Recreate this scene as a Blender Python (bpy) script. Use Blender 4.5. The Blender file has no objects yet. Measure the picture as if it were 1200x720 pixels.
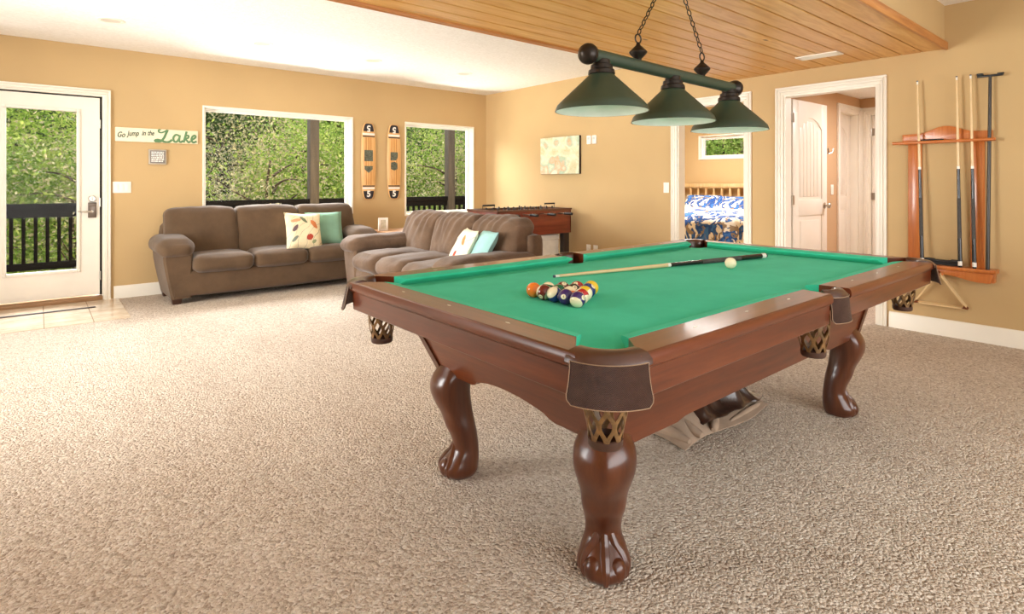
import bpy, bmesh, math, random
import numpy as np
from mathutils import Vector, Matrix, noise, Euler

random.seed(7)
RNG = np.random.default_rng(11)
C = bpy.context.scene.collection
SC = bpy.context.scene
PI = math.pi

# ------------------------------------------------------------------ camera
cam = bpy.data.cameras.new('camera')
cam.sensor_fit = 'HORIZONTAL'; cam.sensor_width = 36.0
cam.lens = 36.0 * 660.8 / 1200.0
cam.shift_y = (214.33 - 360.0) / 1200.0
cam.clip_start = 0.05; cam.clip_end = 200
camo = bpy.data.objects.new('camera', cam); C.objects.link(camo)
camo.location = (0, 0, 1.20)
camo.rotation_euler = (PI / 2, 0, math.radians(49.935 - 90))
SC.camera = camo

# ------------------------------------------------------------------ world, sun, large lights, exposure
W = bpy.data.worlds.new('world'); SC.world = W; W.use_nodes = True
wn = W.node_tree.nodes; wl = W.node_tree.links
bg = wn['Background']
bg.inputs['Color'].default_value = (0.86, 0.93, 1.0, 1)
bg.inputs['Strength'].default_value = 1.5

def sun_light(name, direction, energy, angle, col):
    l = bpy.data.lights.new(name, 'SUN'); l.energy = energy; l.angle = math.radians(angle); l.color = col
    o = bpy.data.objects.new(name, l); C.objects.link(o)
    o.rotation_euler = Vector(direction).to_track_quat('-Z', 'Y').to_euler()
    return o
def area_light(name, loc, target, sx, sy, energy, col, spread=180):
    l = bpy.data.lights.new(name, 'AREA'); l.shape = 'RECTANGLE'; l.size = sx; l.size_y = sy
    l.energy = energy; l.color = col; l.spread = math.radians(spread)
    o = bpy.data.objects.new(name, l); C.objects.link(o); o.location = loc
    d = Vector(target) - Vector(loc)
    o.rotation_euler = d.to_track_quat('-Z', 'Z').to_euler()
    return o

sun_light('sun', (0.32, -0.50, -1.0), 6.0, 2.0, (1.0, 0.96, 0.88))
# daylight entering by the glazed opening of the left wall
area_light('left_window_daylight', (-2.5, 4.3, 1.30), (5.44, 4.6, 1.75), 4.2, 1.9, 290, (1.0, 0.99, 0.96), 100)
# area lamps added out of view, standing in for skylight and deck bounce
area_light('sky_fill_panel', (3.0, 8.9, 3.15), (3.0, 4.0, 0.3), 8.0, 1.4, 760, (0.93, 0.965, 1.0), 125)
area_light('deck_bounce_fill', (3.6, 8.0, -0.04), (3.6, 4.0, 2.6), 6.0, 1.2, 320, (1.0, 0.96, 0.88), 120)
area_light('front_fill', (1.6, -2.5, 1.3), (1.6, 2.0, 2.3), 5.2, 1.9, 118, (1.0, 0.98, 0.95), 150)  # added fill behind the camera, through an opening made for it
# unseen lights added to brighten the hall and the bedroom beyond the right wall
area_light('hall_fill', (6.7, 1.5, 2.2), (6.7, 1.5, 0), 0.5, 0.5, 38, (1.0, 0.96, 0.98))
area_light('bedroom_fill', (7.0, 4.4, 2.52), (7.0, 4.4, 0), 0.9, 0.9, 105, (1.0, 0.96, 0.9))

SC.view_settings.view_transform = 'Standard'
SC.view_settings.look = 'None'
SC.view_settings.exposure = 0.0
SC.view_settings.gamma = 1.0
SC.view_settings.use_curve_mapping = False
try:
    SC.cycles.use_denoising = True
    SC.cycles.max_bounces = 10; SC.cycles.diffuse_bounces = 6; SC.cycles.glossy_bounces = 4
    SC.cycles.transparent_max_bounces = 12; SC.cycles.transmission_bounces = 4
    SC.cycles.caustics_reflective = False; SC.cycles.caustics_refractive = False
    SC.cycles.sample_clamp_indirect = 8.0
except Exception:
    pass

# ------------------------------------------------------------------ materials
def lin(c):
    def f(v):
        v /= 255.0
        return v / 12.92 if v <= 0.04045 else ((v + 0.055) / 1.055) ** 2.4
    return (f(c[0]), f(c[1]), f(c[2]), 1.0)

class NT:
    """small node-tree helper"""
    def __init__(self, name, rough=0.6, metal=0.0, spec=0.5):
        self.m = bpy.data.materials.new(name); self.m.use_nodes = True
        self.t = self.m.node_tree; self.n = self.t.nodes; self.l = self.t.links
        self.b = self.n['Principled BSDF']; self.out = self.n['Material Output']
        self.b.inputs['Roughness'].default_value = rough
        self.b.inputs['Metallic'].default_value = metal
        self.b.inputs['Specular IOR Level'].default_value = spec
    def put(self, sock, v):
        if isinstance(v, bpy.types.NodeSocket): self.l.new(v, sock)
        elif isinstance(v, (tuple, list)) and len(v) == 3 and sock.type == 'RGBA': sock.default_value = (*v, 1)
        else: sock.default_value = v
    def node(self, typ, **kw):
        nd = self.n.new(typ)
        for k, v in kw.items(): setattr(nd, k, v)
        return nd
    def coord(self, kind='Object'):
        return self.node('ShaderNodeTexCoord').outputs[kind]
    def mapping(self, v, scale=(1, 1, 1), loc=(0, 0, 0), rot=(0, 0, 0)):
        nd = self.node('ShaderNodeMapping'); self.l.new(v, nd.inputs['Vector'])
        nd.inputs['Scale'].default_value = scale; nd.inputs['Location'].default_value = loc; nd.inputs['Rotation'].default_value = rot
        return nd.outputs[0]
    def noise(self, v, scale, detail=3, rough=0.55, dist=0.0, out='Fac'):
        nd = self.node('ShaderNodeTexNoise'); self.l.new(v, nd.inputs['Vector'])
        nd.inputs['Scale'].default_value = scale; nd.inputs['Detail'].default_value = detail
        nd.inputs['Roughness'].default_value = rough; nd.inputs['Distortion'].default_value = dist
        return nd.outputs[out]
    def voronoi(self, v, scale, feature='F1', out='Distance', rand=1.0):
        nd = self.node('ShaderNodeTexVoronoi', feature=feature); self.l.new(v, nd.inputs['Vector'])
        nd.inputs['Scale'].default_value = scale; nd.inputs['Randomness'].default_value = rand
        return nd.outputs[out]
    def wave(self, v, scale, dist=2.0, detail=2, dscale=1.0, direction='X'):
        nd = self.node('ShaderNodeTexWave', bands_direction=direction); self.l.new(v, nd.inputs['Vector'])
        nd.inputs['Scale'].default_value = scale; nd.inputs['Distortion'].default_value = dist
        nd.inputs['Detail'].default_value = detail; nd.inputs['Detail Scale'].default_value = dscale
        return nd.outputs['Fac']
    def ramp(self, fac, stops, interp='LINEAR'):
        nd = self.node('ShaderNodeValToRGB'); self.l.new(fac, nd.inputs[0]); cr = nd.color_ramp; cr.interpolation = interp
        while len(cr.elements) < len(stops): cr.elements.new(0.5)
        for e, (p, c) in zip(cr.elements, stops):
            e.position = p; e.color = c if len(c) == 4 else (*c, 1)
        return nd.outputs[0]
    def mix(self, fac, a, b, blend='MIX'):
        nd = self.node('ShaderNodeMix', data_type='RGBA', blend_type=blend)
        self.put(nd.inputs[0], fac); self.put(nd.inputs[6], a); self.put(nd.inputs[7], b)
        return nd.outputs[2]
    def math(self, op, a, b=0.0, c=0.0, clamp=False):
        nd = self.node('ShaderNodeMath', operation=op, use_clamp=clamp)
        self.put(nd.inputs[0], a); self.put(nd.inputs[1], b); self.put(nd.inputs[2], c)
        return nd.outputs[0]
    def sep(self, v):
        nd = self.node('ShaderNodeSeparateXYZ'); self.l.new(v, nd.inputs[0]); return nd.outputs
    def bump(self, h, strength=0.3, dist=0.01):
        nd = self.node('ShaderNodeBump'); nd.inputs['Strength'].default_value = strength; nd.inputs['Distance'].default_value = dist
        self.l.new(h, nd.inputs['Height']); self.l.new(nd.outputs[0], self.b.inputs['Normal'])
    def color(self, c): self.put(self.b.inputs['Base Color'], c)
    def rough(self, r): self.put(self.b.inputs['Roughness'], r)

def plain(name, rgb, rough=0.6, metal=0.0, spec=0.5, var=0.06, vscale=8.0, bump=0.0, bscale=200.0, coat=0.0, kind='Object'):
    t = NT(name, rough, metal, spec); co = t.coord(kind)
    c = lin(rgb); d = tuple(max(0, v * (1 - var * 2.2)) for v in c[:3]); e = tuple(min(1, v * (1 + var)) for v in c[:3])
    t.color(t.ramp(t.noise(co, vscale, 3), [(0.3, d), (0.7, e)]))
    if bump: t.bump(t.noise(co, bscale, 2), bump, 0.003)
    if coat: t.b.inputs['Coat Weight'].default_value = coat; t.b.inputs['Coat Roughness'].default_value = 0.12
    return t.m

def wood(name, dark, mid, light, rough=0.3, axis='X', scale=1.0, coat=0.0, bump=0.05):
    t = NT(name, rough); co = t.coord('Object')
    s = {'X': (0.6, 7, 7), 'Y': (7, 0.6, 7), 'Z': (7, 7, 0.6)}[axis]
    v = t.mapping(co, tuple(k * scale for k in s))
    n1 = t.noise(v, 2.2, 5, 0.6, 0.6); n2 = t.noise(v, 14, 3, 0.6)
    f = t.math('ADD', t.math('MULTIPLY', n1, 0.75), t.math('MULTIPLY', n2, 0.25))
    t.color(t.ramp(f, [(0.32, lin(dark)), (0.5, lin(mid)), (0.68, lin(light))]))
    if bump: t.bump(n2, bump, 0.002)
    if coat: t.b.inputs['Coat Weight'].default_value = coat; t.b.inputs['Coat Roughness'].default_value = 0.1
    return t.m

MAT = {}
# painted walls
def wall_paint(name, rgb):
    t = NT(name, 0.75, 0, 0.25); co = t.coord('Object'); c = lin(rgb)[:3]
    t.color(t.ramp(t.noise(co, 1.3, 2), [(0.35, tuple(v * 0.97 for v in c)), (0.65, tuple(min(1, v * 1.03) for v in c))]))
    t.bump(t.noise(co, 160, 3), 0.06, 0.002); return t.m
MAT['wall'] = wall_paint('tan_wall_paint', (197, 167, 120))
MAT['hallwall'] = wall_paint('hall_tan_paint', (200, 166, 128))
def ceiling_mat():
    t = NT('textured_white_ceiling', 0.85, 0, 0.2); co = t.coord('Object')
    t.color(t.ramp(t.noise(co, 40, 4), [(0.3, lin((238, 234, 226))), (0.7, lin((250, 247, 241)))]))
    t.bump(t.noise(co, 70, 4, 0.6), 0.5, 0.006); return t.m
MAT['ceiling'] = ceiling_mat()
def carpet_mat():
    t = NT('beige_pile_carpet', 0.95, 0, 0.05); co = t.coord('Object')
    w = t.node('ShaderNodeVectorMath', operation='ADD')
    ns = t.node('ShaderNodeTexNoise'); t.l.new(co, ns.inputs['Vector']); ns.inputs['Scale'].default_value = 45; ns.inputs['Detail'].default_value = 2
    sc_ = t.node('ShaderNodeVectorMath', operation='SCALE'); t.l.new(ns.outputs['Color'], sc_.inputs[0]); sc_.inputs['Scale'].default_value = 0.018
    t.l.new(co, w.inputs[0]); t.l.new(sc_.outputs[0], w.inputs[1]); wv = w.outputs[0]
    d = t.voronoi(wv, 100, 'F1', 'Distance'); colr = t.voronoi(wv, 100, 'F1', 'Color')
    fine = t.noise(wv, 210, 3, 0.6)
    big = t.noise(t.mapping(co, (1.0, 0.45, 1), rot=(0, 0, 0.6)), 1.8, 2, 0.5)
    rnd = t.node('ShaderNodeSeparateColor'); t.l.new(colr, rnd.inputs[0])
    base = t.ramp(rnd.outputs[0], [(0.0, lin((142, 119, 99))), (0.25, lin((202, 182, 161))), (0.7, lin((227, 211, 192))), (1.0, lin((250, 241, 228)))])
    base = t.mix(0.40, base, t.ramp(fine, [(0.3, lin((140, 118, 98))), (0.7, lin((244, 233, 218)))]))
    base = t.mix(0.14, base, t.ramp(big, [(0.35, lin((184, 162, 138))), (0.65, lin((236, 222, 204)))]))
    t.color(base)
    h = t.math('SUBTRACT', 1.0, t.math('MULTIPLY', d, 1.1)); h = t.math('ADD', h, t.math('MULTIPLY', fine, 0.35)); 
    t.bump(h, 0.95, 0.011); return t.m
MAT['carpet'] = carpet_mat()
def tile_mat():
    t = NT('tan_floor_tile', 0.22, 0, 0.5); co = t.coord('Object')
    n = t.noise(co, 5, 5, 0.6)
    br = t.node('ShaderNodeTexBrick'); t.l.new(t.mapping(co, loc=(-0.37, 0.43, 0)), br.inputs['Vector']); br.offset = 0.0
    br.inputs['Scale'].default_value = 1.0; br.inputs['Brick Width'].default_value = 0.33; br.inputs['Row Height'].default_value = 0.33
    br.inputs['Mortar Size'].default_value = 0.004; br.inputs['Mortar'].default_value = lin((150, 128, 104))
    t.l.new(t.ramp(n, [(0.3, lin((190, 168, 142))), (0.7, lin((222, 206, 184)))]), br.inputs['Color1'])
    t.l.new(t.ramp(n, [(0.3, lin((196, 175, 150))), (0.7, lin((228, 212, 190)))]), br.inputs['Color2'])
    t.color(br.outputs['Color']); return t.m
MAT['tile'] = tile_mat()
MAT['trim'] = plain('white_trim_paint', (240, 233, 218), 0.4, var=0.02, vscale=3)
MAT['doorwhite'] = plain('white_door_paint', (238, 230, 216), 0.38, var=0.02, vscale=3)
MAT['plastic'] = plain('ivory_plate_plastic', (245, 240, 228), 0.35, var=0.02)
MAT['vinyl'] = plain('white_window_frame', (244, 240, 230), 0.35, var=0.02)
MAT['chrome'] = plain('brushed_nickel', (190, 182, 170), 0.28, 1.0, var=0.05)
MAT['black'] = plain('black_satin', (26, 25, 25), 0.45, var=0.1)
MAT['rubber'] = plain('black_rubber', (30, 29, 28), 0.7, var=0.1)
MAT['railblack'] = plain('black_deck_railing_paint', (16, 15, 17), 0.7, spec=0.1, var=0.1)
MAT['deckwood'] = wood('weathered_deck_boards', (70, 58, 48), (92, 79, 66), (110, 97, 82), 0.8, 'X')
MAT['post'] = wood('grey_stained_post', (58, 52, 47), (74, 68, 61), (88, 81, 74), 0.8, 'Z')
def glass_mat():
    m = bpy.data.materials.new('window_glass'); m.use_nodes = True; t = m.node_tree; t.nodes.clear()
    o = t.nodes.new('ShaderNodeOutputMaterial'); a = t.nodes.new('ShaderNodeBsdfTransparent'); g = t.nodes.new('ShaderNodeBsdfGlossy')
    g.inputs['Roughness'].default_value = 0.02; mx = t.nodes.new('ShaderNodeMixShader'); f = t.nodes.new('ShaderNodeFresnel'); f.inputs[0].default_value = 1.12
    t.links.new(f.outputs[0], mx.inputs[0]); t.links.new(a.outputs[0], mx.inputs[1]); t.links.new(g.outputs[0], mx.inputs[2]); t.links.new(mx.outputs[0], o.inputs[0])
    return m
MAT['glass'] = glass_mat()
def pine_mat():
    t = NT('knotty_pine_planks', 0.33, 0, 0.4); co = t.coord('Object'); xyz = t.sep(co)
    idx = t.math('FLOOR', t.math('DIVIDE', t.math('SUBTRACT', xyz[1], 1.345), 0.143))
    wn_ = t.node('ShaderNodeTexWhiteNoise', noise_dimensions='1D'); t.l.new(idx, wn_.inputs['W']); r = wn_.outputs['Value']
    cb = t.node('ShaderNodeCombineXYZ'); t.put(cb.inputs[0], t.math('ADD', xyz[0], t.math('MULTIPLY', r, 17.0))); t.put(cb.inputs[1], xyz[1]); t.put(cb.inputs[2], r)
    v = t.mapping(cb.outputs[0], (0.9, 9, 1)); n = t.noise(v, 2.5, 5, 0.6, 0.8)
    base = t.ramp(n, [(0.3, lin((200, 142, 74))), (0.5, lin((224, 172, 100))), (0.7, lin((236, 192, 124)))])
    base = t.mix(t.math('MULTIPLY', r, 0.38), base, lin((198, 134, 72)))
    kv = t.mapping(cb.outputs[0], (1.6, 4.0, 1)); k = t.voronoi(kv, 1.25, 'F1', 'Distance')
    base = t.mix(t.ramp(k, [(0.03, (1, 1, 1)), (0.085, (0, 0, 0))]), base, lin((120, 66, 32)))
    t.color(base); return t.m
MAT['pine'] = pine_mat()
MAT['pinetrim'] = wood('pine_trim', (170, 104, 52), (194, 128, 68), (212, 150, 88), 0.4, 'X')
MAT['pinegap'] = plain('dark_plank_gap', (70, 40, 20), 0.8)
# pool table
MAT['mahX'] = wood('varnished_mahogany_x', (74, 32, 14), (98, 45, 20), (116, 58, 28), 0.30, 'X', 1.0, coat=0.3, bump=0.02)
MAT['mahY'] = wood('varnished_mahogany_y', (74, 32, 14), (98, 45, 20), (116, 58, 28), 0.30, 'Y', 1.0, coat=0.3, bump=0.02)
MAT['mahZ'] = wood('varnished_mahogany_leg', (62, 29, 14), (82, 40, 19), (98, 52, 27), 0.28, 'Z', 1.0, coat=0.3, bump=0.02)
def felt_mat():
    t = NT('green_wool_cloth', 0.9, 0, 0.1); co = t.coord('Object')
    n = t.noise(co, 6, 3); f = t.noise(co, 700, 2)
    a = t.ramp(n, [(0.3, lin((50, 190, 150))), (0.7, lin((62, 202, 164)))])
    t.color(t.mix(0.15, a, t.ramp(f, [(0.3, lin((30, 168, 128))), (0.7, lin((104, 222, 190)))])))
    t.b.inputs['Sheen Weight'].default_value = 0.05; t.bump(f, 0.1, 0.001); return t.m
MAT['felt'] = felt_mat()
def embossed():
    t = NT('embossed_brown_leather', 0.42, 0, 0.5); co = t.coord('Object'); u = t.coord('UV')
    p = t.sep(u); k = 2 * PI / 0.0085
    a = t.math('SINE', t.math('MULTIPLY', t.math('ADD', p[0], p[1]), k)); b = t.math('SINE', t.math('MULTIPLY', t.math('SUBTRACT', p[0], p[1]), k))
    h = t.math('MULTIPLY', t.math('ABSOLUTE', a), t.math('ABSOLUTE', b))
    base = t.ramp(t.noise(co, 30, 3), [(0.3, lin((82, 54, 44))), (0.7, lin((104, 71, 58)))])
    t.color(t.mix(t.ramp(h, [(0.05, (1, 1, 1)), (0.45, (0, 0, 0))]), base, lin((50, 31, 26))))
    t.bump(h, 0.9, 0.003); return t.m
MAT['shield'] = embossed()
MAT['leather'] = plain('smooth_brown_leather', (78, 48, 36), 0.33, var=0.12, vscale=20, coat=0.25)
MAT['piping'] = plain('tan_piping', (150, 122, 96), 0.5)
MAT['net'] = plain('tan_leather_webbing', (126, 92, 52), 0.4, var=0.25, vscale=40)
MAT['netcup'] = plain('dark_leather_cup', (72, 46, 34), 0.45)
MAT['sight'] = plain('pearl_sight', (240, 234, 220), 0.2)
MAT['maple'] = wood('pale_maple', (212, 178, 128), (228, 198, 150), (238, 214, 170), 0.25, 'Z', 1.0, coat=0.3)
MAT['mapleplain'] = plain('pale_maple_shaft', (230, 200, 150), 0.28, var=0.06, coat=0.3)
MAT['cuebutt'] = plain('black_cue_butt', (28, 26, 25), 0.25, coat=0.4)
MAT['wrap'] = plain('grey_flecked_linen_wrap', (84, 80, 76), 0.8, var=0.35, vscale=300)
MAT['white'] = plain('white_collar_plastic', (244, 240, 230), 0.25)
MAT['tip'] = plain('cue_tip_leather', (64, 76, 92), 0.8)
MAT['rack'] = wood('honey_oak_rack', (164, 88, 36), (192, 110, 50), (208, 132, 66), 0.32, 'Z', 1.0, coat=0.2)
MAT['lampgreen'] = plain('dark_green_enamel', (50, 64, 48), 0.45, var=0.08, coat=0.1)
MAT['lampin'] = plain('pale_green_shade_lining', (232, 234, 222), 0.5)
MAT['bronze'] = plain('dark_bronze_metal', (46, 38, 32), 0.35, 0.6, var=0.15)
# upholstery
def suede(name, rgb, worn, b=0.35):
    t = NT(name, 0.88, 0, 0.12); co = t.coord('Object'); n = t.noise(co, 5, 4, 0.6); f = t.noise(co, 160, 3)
    a = t.ramp(n, [(0.3, lin(rgb)), (0.72, lin(worn))])
    t.color(t.mix(0.2, a, t.ramp(f, [(0.3, lin(rgb)), (0.7, lin(worn))])))
    t.b.inputs['Sheen Weight'].default_value = 0.2
    t.bump(t.noise(co, 22, 5, 0.6, 0.6), b, 0.012); return t.m
MAT['sofa'] = suede('brown_microfibre', (80, 62, 45), (99, 78, 58), 0.15)
MAT['loveseat'] = suede('worn_taupe_brown_microfibre', (84, 64, 48), (116, 93, 74), 0.3)
MAT['sofaleg'] = plain('dark_sofa_foot', (62, 34, 20), 0.4)
MAT['teal'] = plain('soft_green_cotton', (122, 160, 136), 0.9, var=0.05, bump=0.2, bscale=250)
MAT['aqua'] = plain('pale_aqua_cotton', (150, 194, 190), 0.85, var=0.05, bump=0.2, bscale=250)
def print_pillow(name, base, seed, warm):
    t = NT(name, 0.9, 0, 0.1); u = t.coord('Object')
    v = t.mapping(u, (1, 1, 1), loc=(seed, seed * .7, 0))
    col = t.mix(t.ramp(t.noise(v, 9, 2), [(0.5, (0, 0, 0)), (0.75, (0.6, 0.6, 0.6))]), base, lin((222, 204, 160)))
    line = t.wave(t.mapping(v, rot=(0, 0, 0.7)), 2.0, 9.0, 2, 1.2)
    col = t.mix(t.ramp(line, [(0.46, (0, 0, 0)), (0.49, (1, 1, 1)), (0.52, (1, 1, 1)), (0.55, (0, 0, 0))]), col, lin((112, 100, 86)))
    def spot(col, x, y, rx, ry, rot, c, soft=0.12):
        nz = t.node('ShaderNodeVectorMath', operation='SUBTRACT'); t.l.new(u, nz.inputs[0]); nz.inputs[1].default_value = (x, y, 0)
        mp = t.node('ShaderNodeMapping', vector_type='POINT'); t.l.new(nz.outputs[0], mp.inputs[0]); mp.inputs['Rotation'].default_value = (0, 0, -rot)
        s = t.sep(mp.outputs[0])
        q = t.math('ADD', t.math('POWER', t.math('DIVIDE', s[0], rx), 2.0), t.math('POWER', t.math('DIVIDE', s[1], ry), 2.0))
        q = t.math('ADD', q, t.math('MULTIPLY', t.math('SUBTRACT', t.noise(u, 40, 3), 0.5), 1.2))
        return t.mix(t.ramp(q, [(0.75, (1, 1, 1)), (1.05, (0, 0, 0))]), col, c)
    for (x, y, rx, ry, rot, c) in warm: col = spot(col, x, y, rx, ry, rot, lin(c))
    t.color(col); t.bump(t.noise(u, 250, 2), 0.15, 0.002); return t.m
# foosball, misc
MAT['foosred'] = wood('red_brown_laminate', (98, 40, 26), (124, 54, 36), (142, 68, 46), 0.3, 'X', 1.0, coat=0.2)
MAT['darkwood'] = wood('dark_brown_table', (70, 40, 22), (94, 56, 32), (116, 74, 44), 0.35, 'X')
MAT['headboard'] = wood('pale_pine_headboard', (196, 158, 106), (214, 178, 126), (226, 194, 146), 0.45, 'Z')
MAT['greywrap'] = plain('beige_felt_backing', (176, 152, 130), 0.9, var=0.08)
MAT['vinylbrown'] = plain('glossy_brown_vinyl', (66, 46, 36), 0.3, var=0.2, vscale=12, coat=0.5)
MAT['soil'] = plain('hillside_leaf_litter', (120, 112, 62), 0.95, var=0.35, vscale=1.4)

# ------------------------------------------------------------------ mesh builder
class MB:
    def __init__(self): self.v = []; self.f = []; self.mi = []; self.uv = None
    def add(self, vs, fs, mi=0):
        o = len(self.v); self.v.extend([tuple(p) for p in vs]); self.f.extend([tuple(i + o for i in f) for f in fs]); self.mi.extend([mi] * len(fs)); return self
    def box(self, x0, x1, y0, y1, z0, z1, bev=0.0, seg=2, mi=0, M=None):
        if bev <= 0:
            vs = [(x, y, z) for x in (x0, x1) for y in (y0, y1) for z in (z0, z1)]
            fs = [(0, 1, 3, 2), (4, 6, 7, 5), (0, 4, 5, 1), (2, 3, 7, 6), (0, 2, 6, 4), (1, 5, 7, 3)]
        else:
            bm = bmesh.new(); r = bmesh.ops.create_cube(bm, size=1)
            bmesh.ops.scale(bm, vec=(x1 - x0, y1 - y0, z1 - z0), verts=bm.verts)
            bmesh.ops.translate(bm, vec=((x0 + x1) / 2, (y0 + y1) / 2, (z0 + z1) / 2), verts=bm.verts)
            bmesh.ops.bevel(bm, geom=list(bm.edges), offset=min(bev, 0.49 * min(x1 - x0, y1 - y0, z1 - z0)), segments=seg, profile=0.5, affect='EDGES')
            bm.verts.index_update(); vs = [tuple(v.co) for v in bm.verts]; fs = [[v.index for v in f.verts] for f in bm.faces]; bm.free()
        if M is not None: vs = [tuple(M @ Vector(p)) for p in vs]
        return self.add(vs, fs, mi)
    def lathe(self, prof, o=(0, 0, 0), seg=24, a0=0.0, a1=2 * PI, M=None, mi=0, cap=True):
        full = abs((a1 - a0) - 2 * PI) < 1e-6; n = seg if full else seg + 1
        vs = []; fs = []
        for i in range(n):
            a = a0 + (a1 - a0) * i / seg
            for r, z in prof: vs.append((r * math.cos(a), r * math.sin(a), z))
        k = len(prof)
        for i in range(seg):
            j = (i + 1) % n
            for q in range(k - 1): fs.append((i * k + q, j * k + q, j * k + q + 1, i * k + q + 1))
        if not full and cap: fs.append(tuple(range(k))); fs.append(tuple(reversed(range((n - 1) * k, n * k))))
        if M is not None: vs = [tuple(M @ Vector(p)) for p in vs]
        vs = [(p[0] + o[0], p[1] + o[1], p[2] + o[2]) for p in vs]
        return self.add(vs, fs, mi)
    def tube(self, pts, rad, seg=8, closed=False, mi=0, flat=1.0, caps=True):
        pts = [Vector(p) for p in pts]; n = len(pts); rads = rad if isinstance(rad, (list, tuple)) else [rad] * n
        vs = []; fs = []; up = Vector((0, 0, 1)); prev = None
        for i, p in enumerate(pts):
            if closed: t = pts[(i + 1) % n] - pts[i - 1]
            else: t = pts[min(i + 1, n - 1)] - pts[max(i - 1, 0)]
            if t.length < 1e-9: t = Vector((0, 0, 1))
            t.normalize()
            if prev is None: a = up.cross(t) if abs(t.z) < 0.95 else Vector((1, 0, 0)).cross(t)
            else: a = prev - t * prev.dot(t)
            if a.length < 1e-6: a = Vector((1, 0, 0)).cross(t)
            a.normalize(); prev = a; b = t.cross(a)
            for s in range(seg):
                an = 2 * PI * s / seg; vs.append(p + (a * math.cos(an) + b * math.sin(an) * flat) * rads[i])
        m = n if closed else n - 1
        for i in range(m):
            j = (i + 1) % n
            for s in range(seg):
                s2 = (s + 1) % seg; fs.append((i * seg + s, i * seg + s2, j * seg + s2, j * seg + s))
        if not closed and caps: fs.append(tuple(reversed(range(seg)))); fs.append(tuple(range((n - 1) * seg, n * seg)))
        return self.add(vs, fs, mi)
    def cyl(self, p0, p1, r0, r1=None, seg=16, mi=0): return self.tube([p0, p1], [r0, r0 if r1 is None else r1], seg, mi=mi)
    def prism(self, poly, z0, z1, axis='Z', mi=0, bev=0.0):
        """poly in the two other axes; extruded along axis"""
        bm = bmesh.new()
        def P(a, b, c): return {'Z': (a, b, c), 'Y': (a, c, b), 'X': (c, a, b)}[axis]
        lo = [bm.verts.new(P(a, b, z0)) for a, b in poly]; hi = [bm.verts.new(P(a, b, z1)) for a, b in poly]
        bm.faces.new(lo); bm.faces.new(hi)
        n = len(poly)
        for i in range(n): bm.faces.new((lo[i], lo[(i + 1) % n], hi[(i + 1) % n], hi[i]))
        bmesh.ops.recalc_face_normals(bm, faces=bm.faces)
        if bev: bmesh.ops.bevel(bm, geom=[e for e in bm.edges if len(e.link_faces) == 2 and e.calc_face_angle(0) > 0.6], offset=bev, segments=2, profile=0.5, affect='EDGES')
        bm.verts.index_update(); vs = [tuple(v.co) for v in bm.verts]; fs = [[v.index for v in f.verts] for f in bm.faces]; bm.free()
        return self.add(vs, fs, mi)
    def ell(self, c, r, seg=16, rings=10, M=None, mi=0):
        prof = [(math.sin(PI * i / rings), -math.cos(PI * i / rings)) for i in range(rings + 1)]
        S = Matrix.Diagonal((r[0], r[1], r[2], 1))
        return self.lathe(prof, c, seg, M=(M @ S if M is not None else S), mi=mi)
    def loft(self, rings, closed_ends=True, mi=0):
        k = len(rings[0]); vs = [p for r in rings for p in r]; fs = []
        for i in range(len(rings) - 1):
            for q in range(k): q2 = (q + 1) % k; fs.append((i * k + q, i * k + q2, (i + 1) * k + q2, (i + 1) * k + q))
        if closed_ends: fs.append(tuple(reversed(range(k)))); fs.append(tuple(range((len(rings) - 1) * k, len(rings) * k)))
        return self.add(vs, fs, mi)
    def puff(self, c, size, e=0.06, bulge=(0.02, 0.02, 0.02), n=10, wr=0.0, wscale=6.0, seed=0, M=None, mi=0, wdir=None, fn=None):
        """rounded, bulging, slightly wrinkled upholstery block"""
        bm = bmesh.new(); bmesh.ops.create_cube(bm, size=2)
        bmesh.ops.subdivide_edges(bm, edges=list(bm.edges), cuts=n - 1, use_grid_fill=True)
        hx, hy, hz = size[0] / 2, size[1] / 2, size[2] / 2; e = min(e, 0.98 * min(hx, hy, hz)); vs = []
        for v in bm.verts:
            u = v.co.copy(); q = Vector((u.x * hx, u.y * hy, u.z * hz))
            inn = Vector((max(-hx + e, min(hx - e, q.x)), max(-hy + e, min(hy - e, q.y)), max(-hz + e, min(hz - e, q.z))))
            d = q - inn
            if d.length > 1e-9: d = d.normalized(); p = inn + d * e
            else: p = q; d = Vector((0, 0, 0))
            w = lambda a: max(0.0, 1 - a * a)
            p += Vector((bulge[0] * u.x * w(u.y) * w(u.z), bulge[1] * u.y * w(u.x) * w(u.z), bulge[2] * u.z * w(u.x) * w(u.y)))
            if wr:
                qq = Vector(p) + Vector((seed * 3.1, seed * 1.7, seed * 5.3))
                if wdir: qq = Vector((qq.x * wdir[0], qq.y * wdir[1], qq.z * wdir[2]))
                k = noise.noise(qq * wscale) + 0.5 * noise.noise(qq * wscale * 2.3)
                nn = Vector((u.x ** 5, u.y ** 5, u.z ** 5));
                if nn.length > 1e-6: p += nn.normalized() * k * wr
            if fn: p = fn(p, u)
            p = p + Vector(c)
            if M is not None: p = M @ p
            vs.append(tuple(p))
        bm.verts.index_update(); fs = [[v.index for v in f.verts] for f in bm.faces]; bm.free()
        return self.add(vs, fs, mi)

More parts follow.
